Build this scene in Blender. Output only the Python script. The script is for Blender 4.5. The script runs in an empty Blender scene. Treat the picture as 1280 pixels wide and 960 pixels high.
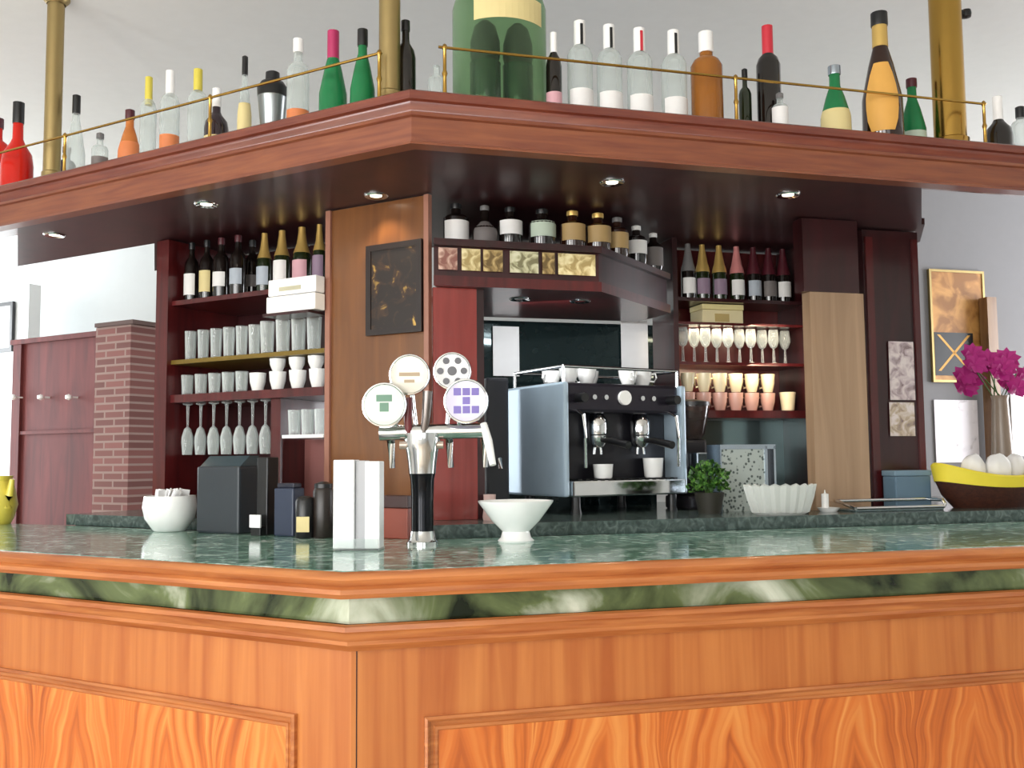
import bpy, bmesh, math, random
import numpy as np
from mathutils import Vector, Matrix
random.seed(7)
C = bpy.context.scene.collection
scene = bpy.context.scene
# ------------------------------------------------------------------ camera
F = 1227.4; PITCH = 0.07663; ROLL = -0.008736; CAMZ = 1.33
TL, TR = 1.05505, 1.30171                      # directions of the two wings of the bar
cp, sp = math.cos(PITCH), math.sin(PITCH)
FW = Vector((0, cp, sp)); UP0 = Vector((0, -sp, cp)); RT0 = Vector((1, 0, 0))
RT = RT0*math.cos(ROLL) + UP0*math.sin(ROLL); UP = -RT0*math.sin(ROLL) + UP0*math.cos(ROLL)
EYE = Vector((0, 0, CAMZ))
cam = bpy.data.cameras.new('camera'); co = bpy.data.objects.new('camera', cam); C.objects.link(co)
m = Matrix((RT, UP, -FW)).transposed().to_4x4(); m.translation = EYE; co.matrix_world = m
cam.sensor_fit = 'HORIZONTAL'; cam.sensor_width = 36; cam.lens = 36*F/1280; cam.clip_start = .02
scene.camera = co
scene.view_settings.view_transform = 'Standard'; scene.view_settings.look = 'None'
scene.view_settings.gamma = 1; scene.view_settings.use_curve_mapping = False
scene.view_settings.exposure = 0.0
# ------------------------------------------------------------------ world and daylight
w = bpy.data.worlds.new('sky'); scene.world = w; w.use_nodes = True
w.node_tree.nodes['Background'].inputs[0].default_value = (.80, .90, 1, 1)
w.node_tree.nodes['Background'].inputs[1].default_value = 1.0
def area(name, loc, aim, sx, sy, power, col=(1, .98, .95)):
    l = bpy.data.lights.new(name, 'AREA'); l.shape = 'RECTANGLE'; l.size = sx; l.size_y = sy
    l.energy = power; l.color = col
    o = bpy.data.objects.new(name, l); C.objects.link(o); o.location = loc
    o.rotation_euler = (Vector(aim)-Vector(loc)).to_track_quat('-Z', 'Y').to_euler()
    return o
XL, XR, YF, YB, ZC = -5.5, 5.5, -3.6, 7.6, 3.05
for x, p in ((-3.6, 190), (-.9, 105), (1.8, 25)):
    area('daylight', (x, YF+.12, 1.65), (x, 0, 1.60), 1.9, 2.1, p)
for y, p in ((-1.6, 130), (6.2, 150)):
    area('daylight', (XL+.12, y, 1.65), (0, y, 1.6), 1.7, 2.1, p, (.93, .97, 1))
area('daylight', (XR-.12, 5.2, 1.65), (0, 5.2, 1.6), 1.7, 2.1, 170, (.95, .96, 1))
# ------------------------------------------------------------------ frames
C0 = Vector((-.3452, 2.0, 0))
DL = Vector((-math.sin(TL), math.cos(TL), 0)); DR = Vector((math.sin(TR), math.cos(TR), 0))
NL = Vector((math.cos(TL), math.sin(TL), 0)); NR = Vector((-math.cos(TR), math.sin(TR), 0))
_s = np.linalg.solve(np.array([[NL.x, NL.y], [NR.x, NR.y]]), [1, 1]); MIT = Vector((_s[0], _s[1], 0))
ROT = {'L': math.atan2(-DL.y, -DL.x), 'R': math.atan2(DR.y, DR.x)}
NRM = {'L': NL, 'R': NR}; DIR = {'L': DL, 'R': DR}
ZB = {'top': CAMZ-.2248, 'trim': CAMZ-.2773, 'mtop': CAMZ-.3327, 'mbot': CAMZ-.391, 'panel': CAMZ-.5356,
      'ctop': CAMZ+1.0058, 'cbot': CAMZ+.858}
def z3(x, y, z): return Vector((x, y, z))
def ray(px, py): return FW*F + RT*(px-640) - UP*(py-480)
def at(fr, px, py, v):                          # image point -> point on the vertical plane v behind the bar edge
    d = ray(px, py); n = NRM[fr]
    t = (v - (EYE-C0).dot(n))/d.dot(n)
    return EYE + d*t
def col(fr, px, v, z):                          # image column -> point at height z on that plane
    n, d = NRM[fr], DIR[fr]
    A = C0 + n*v; A = Vector((A.x, A.y, z)) - EYE
    k = (px-640)/F
    u = (k*A.dot(FW) - A.dot(RT))/(d.dot(RT) - k*d.dot(FW))
    return EYE + A + d*u
def depth(P): return (P-EYE).dot(FW)
def zof(fr, px, py, v): return at(fr, px, py, v).z
# ------------------------------------------------------------------ materials
def lin(h):
    if isinstance(h, str):
        h = h.lstrip('#'); c = [int(h[i:i+2], 16)/255 for i in (0, 2, 4)]
    else: c = [v/255 for v in h]
    return tuple(v/12.92 if v <= .04045 else ((v+.055)/1.055)**2.4 for v in c) + (1,)
MATS = {}
def mat(name):
    mm = bpy.data.materials.new(name); mm.use_nodes = True; nt = mm.node_tree
    return mm, nt, nt.nodes['Principled BSDF']
def N(nt, t, **kw):
    n = nt.nodes.new(t)
    for k, v in kw.items():
        if k in n.inputs: n.inputs[k].default_value = v
        else: setattr(n, k, v)
    return n
def plain(name, c, rough=.5, metal=0, noise=.06, coat=0, spec=.5):
    if name in MATS: return MATS[name]
    mm, nt, b = mat(name)
    tc = N(nt, 'ShaderNodeTexCoord'); nz = N(nt, 'ShaderNodeTexNoise', Scale=18.0, Detail=3.0)
    nt.links.new(tc.outputs['Object'], nz.inputs['Vector'])
    r = N(nt, 'ShaderNodeValToRGB'); L = lin(c)
    r.color_ramp.elements[0].color = tuple(v*(1-noise) for v in L[:3])+(1,)
    r.color_ramp.elements[1].color = tuple(min(1, v*(1+noise)) for v in L[:3])+(1,)
    nt.links.new(nz.outputs[0], r.inputs[0]); nt.links.new(r.outputs[0], b.inputs['Base Color'])
    b.inputs['Roughness'].default_value = rough; b.inputs['Metallic'].default_value = metal
    b.inputs['Coat Weight'].default_value = coat; b.inputs['Specular IOR Level'].default_value = spec
    MATS[name] = mm; return mm
def wood(name, c1, c2, scale=(22, 22, 1.6), rough=.3, coat=.35, dist=1.2, c3=None):
    mm, nt, b = mat(name)
    tc = N(nt, 'ShaderNodeTexCoord'); mp = N(nt, 'ShaderNodeMapping'); mp.inputs['Scale'].default_value = scale
    nt.links.new(tc.outputs['Object'], mp.inputs[0])
    nz = N(nt, 'ShaderNodeTexNoise', Scale=1.0, Detail=5.0, Distortion=dist); nt.links.new(mp.outputs[0], nz.inputs['Vector'])
    r = N(nt, 'ShaderNodeValToRGB'); e = r.color_ramp.elements
    e[0].color = lin(c1); e[0].position = .3; e[1].color = lin(c2); e[1].position = .7
    nt.links.new(nz.outputs[0], r.inputs[0]); nt.links.new(r.outputs[0], b.inputs['Base Color'])
    b.inputs['Roughness'].default_value = rough; b.inputs['Coat Weight'].default_value = coat
    b.inputs['Coat Roughness'].default_value = .12
    MATS[name] = mm; return mm
def flame(name, c1, c2, c3):                    # crotch mahogany: feathered plumes, mirrored leaf by leaf
    mm, nt, b = mat(name); ln = nt.links.new
    tc = N(nt, 'ShaderNodeTexCoord'); sx = N(nt, 'ShaderNodeSeparateXYZ'); ln(tc.outputs['Object'], sx.inputs[0])
    def mth(op, a, bb=None):
        n = N(nt, 'ShaderNodeMath', operation=op)
        for i, v in enumerate((a, bb)):
            if v is None: continue
            if isinstance(v, (int, float)): n.inputs[i].default_value = v
            else: ln(v, n.inputs[i])
        return n.outputs[0]
    nz0 = N(nt, 'ShaderNodeTexNoise', Scale=4.0, Detail=2.0); ln(tc.outputs['Object'], nz0.inputs['Vector'])
    wob = mth('MULTIPLY', mth('SUBTRACT', nz0.outputs[0], .5), .10)
    xx = mth('ADD', sx.outputs[0], wob)
    tri = mth('PINGPONG', mth('ADD', xx, 10.0), .16)            # 0..0.16
    up = mth('POWER', mth('MULTIPLY', tri, 6.0), .62)
    zz = mth('MULTIPLY', sx.outputs[2], 1.6)
    ph = mth('ADD', mth('MULTIPLY', up, 1.35), mth('MULTIPLY', zz, -1.0))
    cv = N(nt, 'ShaderNodeCombineXYZ'); ln(mth('MULTIPLY', ph, 5.2), cv.inputs[0]); ln(mth('MULTIPLY', zz, .9), cv.inputs[1])
    ln(mth('MULTIPLY', sx.outputs[0], 1.1), cv.inputs[2])
    nz = N(nt, 'ShaderNodeTexNoise', Scale=1.3, Detail=2.5, Distortion=.6); ln(cv.outputs[0], nz.inputs['Vector'])
    r = N(nt, 'ShaderNodeValToRGB'); e = r.color_ramp.elements
    e[0].color = lin(c1); e[0].position = .26; e[1].color = lin(c3); e[1].position = .76
    q = e.new(.5); q.color = lin(c2)
    ln(nz.outputs[0], r.inputs[0]); ln(r.outputs[0], b.inputs['Base Color'])
    b.inputs['Roughness'].default_value = .28; b.inputs['Coat Weight'].default_value = .3
    MATS[name] = mm; return mm
def marble(name, c1, c2, c3, rough=.07, sc=9):
    mm, nt, b = mat(name); ln = nt.links.new
    tc = N(nt, 'ShaderNodeTexCoord')
    nz = N(nt, 'ShaderNodeTexNoise', Scale=float(sc), Detail=8.0, Distortion=1.6); ln(tc.outputs['Object'], nz.inputs['Vector'])
    r = N(nt, 'ShaderNodeValToRGB'); e = r.color_ramp.elements
    e[0].color = lin(c1); e[0].position = .35; e[1].color = lin(c3); e[1].position = .70
    q = e.new(.52); q.color = lin(c2)
    ln(nz.outputs[0], r.inputs[0]); ln(r.outputs[0], b.inputs['Base Color'])
    b.inputs['Roughness'].default_value = rough
    MATS[name] = mm; return mm
def glassy(name, c, base=.15, edge=.7, rough=.05, tint=None):
    if name in MATS: return MATS[name]
    mm, nt, b = mat(name); ln = nt.links.new
    out = nt.nodes['Material Output']
    b.inputs['Base Color'].default_value = lin(c); b.inputs['Roughness'].default_value = rough
    tr = N(nt, 'ShaderNodeBsdfTransparent'); tr.inputs[0].default_value = lin(tint) if tint else (.93, .95, .94, 1)
    lw = N(nt, 'ShaderNodeLayerWeight', Blend=.35)
    mr = N(nt, 'ShaderNodeMapRange'); mr.inputs['To Min'].default_value = base; mr.inputs['To Max'].default_value = edge
    ln(lw.outputs['Facing'], mr.inputs['Value'])
    mx = N(nt, 'ShaderNodeMixShader'); ln(mr.outputs[0], mx.inputs[0]); ln(tr.outputs[0], mx.inputs[1]); ln(b.outputs[0], mx.inputs[2])
    ln(mx.outputs[0], out.inputs['Surface'])
    MATS[name] = mm; return mm
def emis(name, c, s):
    mm, nt, b = mat(name)
    b.inputs['Emission Color'].default_value = lin(c); b.inputs['Emission Strength'].default_value = s
    b.inputs['Base Color'].default_value = lin(c)
    MATS[name] = mm; return mm
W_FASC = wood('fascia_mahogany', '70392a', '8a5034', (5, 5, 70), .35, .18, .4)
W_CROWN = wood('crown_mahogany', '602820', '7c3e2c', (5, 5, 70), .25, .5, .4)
W_FRZ = wood('frieze_mahogany', 'a25626', 'c0783d', (26, 26, 1.2), .38, .12, .6)
W_MLD = wood('moulding_mahogany', '9c552c', 'c27c46', (4, 4, 60), .25, .35, .4)
W_DARK = wood('dark_mahogany', '230a0c', '3a1216', (14, 14, 2), .3, .25)
W_RED = wood('red_mahogany', '3e0f11', '5a191a', (20, 20, 1.5), .28, .3)
W_PART = wood('partition_mahogany', '4a1c1c', '6a2c2a', (14, 14, 1.5), .75, 0)
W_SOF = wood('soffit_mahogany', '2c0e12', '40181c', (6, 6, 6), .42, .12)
W_TAN = wood('tan_veneer', '643c1e', '7c4e28', (16, 16, 1.5), .3, .3)
W_PIL = wood('pillar_veneer', '8f7359', 'a88a6e', (16, 16, 1.2), .35, .25)
W_FLAME = flame('flame_mahogany', '9c4a1e', 'c66a2c', 'dc934c')
MARB = marble('green_marble', '4c7a68', '84ae9c', 'e4f0ea', .11, 16)
MARB2 = marble('marble_painted_reflections', '1c2416', '6d7a50', 'e6ecd8', .05, 3.2)  # bold pale and dark veining painted in place of the band's room reflections
MARB2.node_tree.nodes['Principled BSDF'].inputs['Metallic'].default_value = .3
GRAN = marble('dark_granite', '3a4644', '4e5c58', '6a7874', .14, 30)
BRASS = plain('brass', 'b8924a', .22, 1.0)
BRASSD = plain('aged_brass', 'a59062', .38, .85)
CHROME = plain('chrome', 'd9dbdc', .1, 1.0)
STEEL = plain('steel', 'aeb9c4', .25, 1.0)
PANELS = plain('brushed_blue_steel', 'a9bccb', .32, .25)
BLACK = plain('black_plastic', '141416', .35)
CHAR = plain('charcoal', '2c3238', .45)
WHITE = plain('white_ceramic', 'f0f0ee', .18, coat=.3)
PAPER = plain('white_paper', 'efeff0', .7)
CREAM = plain('cream_paper', 'd9cba0', .7)
GOLD = plain('gold_foil', 'd8b468', .35, .6)
CLEAR = glassy('clear_glass', 'f2f7f7', .14, .85)
# ------------------------------------------------------------------ mesh helper
class MB:
    def __init__(s): s.v = []; s.f = []; s.m = []; s.cur = 0
    def add(s, vs, fs):
        o = len(s.v); s.v += [tuple(p) for p in vs]
        for q in fs: s.f.append(tuple(o+i for i in q)); s.m.append(s.cur)
    def box(s, x0, x1, y0, y1, z0, z1):
        vs = [(x, y, z) for z in (z0, z1) for y in (y0, y1) for x in (x0, x1)]
        s.add(vs, [(0, 2, 3, 1), (4, 5, 7, 6), (0, 1, 5, 4), (2, 6, 7, 3), (0, 4, 6, 2), (1, 3, 7, 5)]); return s
    def bbox(s, x0, x1, y0, y1, z0, z1, b=.004):      # chamfered box
        bm = bmesh.new(); bmesh.ops.create_cube(bm, size=1)
        for q in bm.verts: q.co = Vector(((x0+x1)/2+q.co.x*(x1-x0), (y0+y1)/2+q.co.y*(y1-y0), (z0+z1)/2+q.co.z*(z1-z0)))
        bmesh.ops.bevel(bm, geom=bm.edges[:], offset=b, segments=2, affect='EDGES', profile=.6)
        s.bm(bm); return s
    def bm(s, bm, mx=None):
        bm.verts.index_update()
        s.add([(mx @ q.co if mx else q.co) for q in bm.verts], [[q.index for q in f.verts] for f in bm.faces]); bm.free()
    def lathe(s, prof, n=18, c=(0, 0, 0), cap=True, mx=None):
        vs = []; fs = []; k = len(prof)
        for r, z in prof:
            for i in range(n):
                a = 2*math.pi*i/n; p = Vector((r*math.cos(a), r*math.sin(a), z))
                if mx: p = mx @ p
                vs.append(p+Vector(c))
        for j in range(k-1):
            for i in range(n):
                i2 = (i+1) % n; fs.append((j*n+i, j*n+i2, (j+1)*n+i2, (j+1)*n+i))
        if cap:
            fs.append(tuple(range(n-1, -1, -1))); fs.append(tuple((k-1)*n+i for i in range(n)))
        s.add(vs, fs); return s
    def tube(s, pts, r, n=10, closed=False):
        pts = [Vector(p) for p in pts]; rings = []; up = Vector((0, 0, 1)); k = len(pts)
        rr = r if isinstance(r, (list, tuple)) else [r]*k
        for i, p in enumerate(pts):
            a = pts[max(0, i-1)]; b = pts[min(k-1, i+1)]; t = (b-a).normalized()
            x = t.cross(up if abs(t.z) < .95 else Vector((1, 0, 0))).normalized(); y = x.cross(t).normalized()
            rings.append([p+(x*math.cos(2*math.pi*j/n)+y*math.sin(2*math.pi*j/n))*rr[i] for j in range(n)])
        vs = [q for g in rings for q in g]; fs = []
        for i in range(k-1):
            for j in range(n):
                j2 = (j+1) % n; fs.append((i*n+j, i*n+j2, (i+1)*n+j2, (i+1)*n+j))
        fs.append(tuple(range(n-1, -1, -1))); fs.append(tuple((k-1)*n+j for j in range(n)))
        s.add(vs, fs); return s
    def prism(s, outl, z0, z1):
        n = len(outl); vs = [(x, y, z0) for x, y in outl]+[(x, y, z1) for x, y in outl]
        fs = [tuple(range(n-1, -1, -1)), tuple(range(n, 2*n))]+[(i, (i+1) % n, n+(i+1) % n, n+i) for i in range(n)]
        s.add(vs, fs); return s
    def sweep(s, prof, la=2.6, ra=3.4):               # closed (v,z) profile run along both wings and mitred at the corner
        n = len(prof); st = []
        for k in range(3):
            for v, z in prof:
                if k == 0: p = C0+NL*v+DL*la
                elif k == 1: p = C0+MIT*v
                else: p = C0+NR*v+DR*ra
                st.append((p.x, p.y, z))
        fs = [(k*n+i, k*n+(i+1) % n, (k+1)*n+(i+1) % n, (k+1)*n+i) for k in (0, 1) for i in range(n)]
        fs += [tuple(range(n-1, -1, -1)), tuple(range(2*n, 3*n))]
        s.add(st, fs); return s
    def build(s, name, mats, parent=None, loc=None, rz=0, smooth=False):
        me = bpy.data.meshes.new(name); me.from_pydata(s.v, [], s.f)
        ml = mats if isinstance(mats, (list, tuple)) else [mats]
        for q in ml: me.materials.append(q)
        for p, k in zip(me.polygons, s.m): p.material_index = k
        bm = bmesh.new(); bm.from_mesh(me); bmesh.ops.recalc_face_normals(bm, faces=bm.faces[:]); bm.to_mesh(me); bm.free()
        if smooth:
            for p in me.polygons: p.use_smooth = True
            me.set_sharp_from_angle(angle=math.radians(40))
        o = bpy.data.objects.new(name, me); C.objects.link(o)
        if parent: o.parent = parent
        if loc is not None: o.location = loc
        o.rotation_euler.z = rz
        return o
def tag(o, label, cat, group=None):
    o['label'] = label; o['category'] = cat
    if group: o['group'] = group
    return o
def thing(name, label, cat, loc=(0, 0, 0), rz=0, group=None):
    o = bpy.data.objects.new(name, None); C.objects.link(o); o.location = loc; o.rotation_euler = (0, 0, rz)
    o.empty_display_size = .05
    return tag(o, label, cat, group)
def struct(o): o['kind'] = 'structure'; return o
def copy_tree(o, parent=None):
    c = o.copy(); C.objects.link(c)
    if parent: c.parent = parent
    for ch in list(o.children): copy_tree(ch, c)
    return c
ORD = ['first', 'second', 'third', 'fourth', 'fifth', 'sixth', 'seventh', 'eighth', 'ninth', 'tenth', 'eleventh', 'twelfth', 'thirteenth', 'fourteenth']
# ================================================================== the room
def slab(name, x0, x1, y0, y1, z0, z1, mt): return struct(MB().box(x0, x1, y0, y1, z0, z1).build(name, mt))
M_WALL = plain('wall_paint', 'dfe3e4', .8, noise=.02); M_CEIL = plain('ceiling_paint', 'e4e7e6', .85, noise=.03)
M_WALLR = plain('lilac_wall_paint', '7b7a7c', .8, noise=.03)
def tiles(name):
    mm, nt, b = mat(name); tc = N(nt, 'ShaderNodeTexCoord'); br = N(nt, 'ShaderNodeTexBrick', Scale=1.0)
    br.offset = 0; br.inputs['Brick Width'].default_value = .33; br.inputs['Row Height'].default_value = .33; br.inputs['Mortar Size'].default_value = .006
    br.inputs['Color1'].default_value = lin('c9b8a2'); br.inputs['Color2'].default_value = lin('c0ae98'); br.inputs['Mortar'].default_value = lin('6d6358')
    nt.links.new(tc.outputs['Object'], br.inputs['Vector']); nt.links.new(br.outputs[0], b.inputs['Base Color']); b.inputs['Roughness'].default_value = .3
    return mm
slab('floor', XL, XR, YF, YB, -.1, 0, tiles('floor_tiles'))
slab('ceiling', XL, XR, YF, YB, ZC, ZC+.1, M_CEIL)
slab('wall_back', XL-.2, XR+.2, YB, YB+.2, 0, ZC, M_WALL)
def holed(name, horiz, fixed, a0, a1, holes, mt):
    b = MB(); t = .2
    def bx(p, q, z0, z1):
        if horiz: b.box(p, q, fixed, fixed+t, z0, z1)
        else: b.box(fixed, fixed+t, p, q, z0, z1)
    bx(a0, a1, 0, .6); bx(a0, a1, 2.7, ZC); cur = a0
    for h0, h1 in holes: bx(cur, h0, .6, 2.7); cur = h1
    bx(cur, a1, .6, 2.7)
    struct(b.build(name, mt))
wn = 0
def window(horiz, fixed, h0, h1):
    global wn; wn += 1; t = .06; b = MB(); c = (h0+h1)/2
    def bx(bb, p, q, z0, z1, d0=.07, d1=.13):
        if horiz: bb.box(p, q, fixed+d0, fixed+d1, z0, z1)
        else: bb.box(fixed+d0, fixed+d1, p, q, z0, z1)
    bx(b, h0, h0+t, .6, 2.7); bx(b, h1-t, h1, .6, 2.7); bx(b, h0+t, h1-t, .6, .6+t); bx(b, h0+t, h1-t, 2.7-t, 2.7); bx(b, c-.03, c+.03, .6+t, 2.7-t)
    o = struct(b.build('window_%d' % wn, W_RED)); g = MB(); bx(g, h0+t, h1-t, .6+t, 2.7-t, .03, .04); g.build('pane', CLEAR, o)
fh = [(-4.6, -2.6), (-1.9, .1), (.8, 2.8)]; lh = [(-2.5, -.7), (5.3, 7.1)]; rh = [(4.3, 6.1)]
holed('wall_front', True, YF-.2, XL-.2, XR+.2, fh, M_WALL)
holed('wall_left', False, XL-.2, YF, YB, lh, M_WALL); holed('wall_right', False, XR, YF, YB, rh, M_WALL)
for h in fh: window(True, YF-.2, *h)
for h in lh: window(False, XL-.2, *h)
for h in rh: window(False, XR, *h)
# ================================================================== the bar counter
ct = thing('countertop', 'green veined marble bar top with a rounded wooden nosing along its edge', 'countertop')
T = ZB['top']
MB().sweep([(.02, T-.045), (.02, T-.004), (.026, T), (.75, T), (.75, T-.045)]).build('marble_slab', MARB, ct)
t0 = ZB['trim']
nose = [(.02, T-.001), (.006, T+.001), (-.008, T-.004), (-.014, T-.014), (-.008, T-.024), (-.002, T-.028), (-.010, T-.034), (-.012, T-.043), (-.004, t0), (.02, t0)]
MB().sweep(nose).build('nosing', W_MLD, ct, smooth=True)
bc = thing('bar_counter', 'angled mahogany bar counter with flame veneer panels', 'counter')
mt, mb, pz = ZB['mtop'], ZB['mbot'], ZB['panel']
MB().sweep([(.045, mt-.002), (.045, t0), (.70, t0), (.70, .1), (.10, .1), (.10, mt-.002)]).build('marble_band', MARB2, bc)
md = [(.10, mt-.003), (.032, mt-.003), (.026, mt), (.018, mt-.004), (.016, mt-.014), (.024, mt-.02), (.026, mt-.028), (.034, mt-.036), (.034, mt-.044), (.046, mb+.004), (.05, mb), (.10, mb)]
MB().sweep(md).build('ledge_moulding', W_MLD, bc, smooth=True)
VF = .062
MB().sweep([(VF, .10), (VF, mb), (.10, mb), (.10, .10)]).build('frieze', W_FRZ, bc)
MB().sweep([(.11, .0), (.11, .10), (.66, .10), (.66, 0)]).build('plinth', W_DARK, bc)
# corner post board and flame panels with picture-frame mouldings
def wing_loc(fr, px, v, z): return col(fr, px, v, z)
zc = pz - .05
for fr, pxa, pxb in (('L', -420, 372), ('R', 530, 1650)):
    a = col(fr, pxa, VF, pz); b = col(fr, pxb, VF, pz)
    n = 1; wdt = (b-a).length
    z0, z1 = .16, a.z
    base = Vector((a.x, a.y, 0)); rz = ROT[fr]
    fw_ = .034
    fb = MB()
    # bevelled frame: outer bead, hollow, inner bead
    def ring(x0, x1, zz0, zz1, prof):
        k = len(prof); vs = []
        for (cx, cz, sx, sz) in ((x0, zz0, 1, 1), (x1, zz0, -1, 1), (x1, zz1, -1, -1), (x0, zz1, 1, -1)):
            for d, y in prof: vs.append((cx+sx*d, y, cz+sz*d))
        fs = []
        for q in range(4):
            for j in range(k-1):
                fs.append((q*k+j, q*k+j+1, ((q+1) % 4)*k+j+1, ((q+1) % 4)*k+j))
        fb.add(vs, fs)
    ring(0, wdt, z0, z1, [(0, .002), (0, -.010), (.005, -.014), (.010, -.010), (.012, -.004), (.020, -.002), (.022, -.005), (.028, -.005), (.032, -.001), (.032, .002)])
    fb.build('panel_frame', W_MLD, bc, base, rz)
    MB().box(.03, wdt-.03, -.0022, .004, z0+.03, z1-.03).build('flame_panel', W_FLAME, bc, base, rz)
    # seam of the corner post
for fr, px in (('R', 445),):
    p = col(fr, px, VF, .5); MB().box(-.0012, .0012, -.001, .002, .10, mb).build('seam', W_DARK, bc, Vector((p.x, p.y, 0)), ROT[fr])
# ================================================================== the canopy
cn = thing('bar_canopy', 'dark mahogany canopy over the bar with moulded fascia and downlights', 'canopy')
kt, kb = ZB['ctop'], ZB['cbot']; V0 = .555
crown = [(V0+.002, kt), (V0-.002, kt-.004), (V0-.002, kt-.026), (V0+.008, kt-.030), (V0+.010, kt-.040), (V0+.018, kt-.050), (V0+.018, kt-.056), (V0+.08, kt-.056), (V0+.08, kt)]
MB().sweep(crown, 3.0, 3.6).build('crown_moulding', W_CROWN, cn, smooth=True)
MB().sweep([(V0+.016, kt-.056), (V0+.014, kt-.066), (V0+.022, kt-.070), (V0+.022, kb+.012), (V0+.012, kb+.008), (V0+.010, kb), (V0+.06, kb), (V0+.06, kt-.056)], 3.0, 3.6).build('fascia', W_FASC, cn)
def flat(pts, z0, z1): return MB().prism([(p.x, p.y) for p in pts], z0, z1)
def mit(v): return C0+MIT*v
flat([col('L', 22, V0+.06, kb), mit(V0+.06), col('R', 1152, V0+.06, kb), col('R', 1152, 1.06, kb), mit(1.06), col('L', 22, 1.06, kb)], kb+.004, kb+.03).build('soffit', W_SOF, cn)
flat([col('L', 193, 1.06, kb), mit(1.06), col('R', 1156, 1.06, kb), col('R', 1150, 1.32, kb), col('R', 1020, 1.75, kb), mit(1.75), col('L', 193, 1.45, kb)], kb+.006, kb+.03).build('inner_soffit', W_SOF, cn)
MB().sweep([(V0+.08, kt-.02), (V0+.08, kt-.001), (1.02, kt-.001), (1.02, kt-.02)], 3.0, 3.6).build('top_board', W_CROWN, cn)
LAMP = emis('lamp_glow', 'fff0d8', 3.0)
for fr, px, v in (('L', 68, .76), ('L', 258, .74), ('R', 765, .80), ('R', 985, .80), ('L', 470, .95)):
    p = col(fr, px, v, kb)
    h = MB().lathe([(.020, 0), (.036, -.004), (.040, .0), (.040, .004), (.020, .004)], 24, cap=False).build('downlight', CHROME, cn, Vector((p.x, p.y, kb+.002)), smooth=True)
    MB().lathe([(.0, -.001), (.019, -.001), (.019, .003), (0, .003)], 20, cap=False).build('lens', LAMP, h)
    l = bpy.data.lights.new('downlight_beam', 'SPOT'); l.energy = 3.5; l.color = (1, .84, .62); l.spot_size = 1.9; l.spot_blend = .6; l.shadow_soft_size = .02
    q = bpy.data.objects.new('downlight_beam', l); C.objects.link(q); q.location = (p.x, p.y, kb-.012)
# poles up to the ceiling
def pole(fr, px, v, r, label, mt_):
    p = col(fr, px, v, kt); t = thing('ceiling_pole', label, 'pole', (p.x, p.y, kt), ROT[fr])
    H = ZC-kt
    MB().lathe([(r, .0), (r, H)], 24).build('shaft', mt_, t, smooth=True)
    MB().lathe([(r*1.7, 0), (r*1.7, .012), (r*1.25, .022), (r*1.15, .03), (r*1.15, .05), (r*1.0, .055)], 24, cap=False).build('base_collar', mt_, t, smooth=True)
    MB().lathe([(r*1.1, H-.03), (r*1.6, H-.012), (r*1.6, H)], 24, cap=False).build('ceiling_collar', mt_, t, smooth=True)
    return t
pole('L', 64, .66, .030, 'slim brass pole on the canopy behind the red bottle at far left', BRASSD)
pole('L', 487, .66, .031, 'dull brass pole standing at the corner of the canopy', BRASSD)
tp = pole('R', 1189, .70, .052, 'thick bright brass pole near the right end of the canopy', BRASS)
MB().tube([(.04, -.0, .50), (.07, 0, .50)], .012, 12).lathe([(.0, -.016), (.016, -.012), (.018, 0), (.016, .012), (0, .016)], 14, (.085, 0, .50), cap=False).build('knob', BLACK, tp, smooth=True)
# gallery rail
gr = thing('gallery_rail', 'thin brass gallery rail on little posts in front of the canopy bottles', 'rail')
VR = .60; hz = kt+.145
def polyline(frs): return [col(fr, px, VR, z) for fr, px, z in frs]
L_ = [(col('L', px, VR, kt+.145)) for px in (-60, 80, 250, 400, 474)]
MB().tube(L_, .0042, 8).build('rail', BRASS, gr, smooth=True)
R_ = [(col('R', px, VR, kt+.145)) for px in (548, 700, 900, 1100, 1232)]
MB().tube(R_, .0042, 8).build('rail', BRASS, gr, smooth=True)
for fr, px in (('L', 80), ('L', 262), ('L', 474), ('R', 556), ('R', 921), ('R', 1232)):
    p = col(fr, px, VR, kt)
    MB().lathe([(.013, 0), (.013, .006), (.006, .012), (.005, .06), (.008, .07), (.005, .08), (.005, .138), (.009, .145), (.005, .153), (.0, .157)], 14).build('post', BRASS, gr, p, smooth=True)
# ================================================================== bottles
GL = {'red': glassy('red_liqueur', 'd8281c', .75, .95, .06, 'd03020'), 'orange': glassy('orange_liqueur', 'd98a4a', .6, .9, .06, 'e09050'),
      'amber': glassy('amber_spirit', 'a2662a', .75, .95, .06, 'b87830'), 'green': glassy('green_glass', '2f8a56', .6, .92, .06, '3fa068'),
      'clear': glassy('bottle_glass', 'd4dcda', .22, .8), 'dark': plain('dark_bottle_glass', '16100e', .08, coat=.4),
      'brown': plain('brown_bottle_glass', '2a1208', .1, coat=.4), 'olive': plain('olive_bottle_glass', '1b2410', .1, coat=.4),
      'pale': glassy('pale_green_glass', '9cba98', .35, .7, .06, 'b4ceae'), 'purple': plain('plum_bottle_glass', '26141f', .1, coat=.4)}
CAPC = {'black': BLACK, 'white': plain('white_cap', 'ecebea', .35), 'red': plain('red_cap', 'c02838', .4), 'magenta': plain('magenta_cap', 'a8285a', .4),
        'yellow': plain('yellow_cap', 'cfc04a', .4), 'gold': GOLD, 'pink': plain('pink_foil', 'd88a88', .35, .3), 'grey': plain('grey_cap', '6e6c6c', .4),
        'steel': STEEL, 'maroon': plain('maroon_cap', '4a1620', .4), 'green': plain('green_cap', '274a34', .4)}
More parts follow.
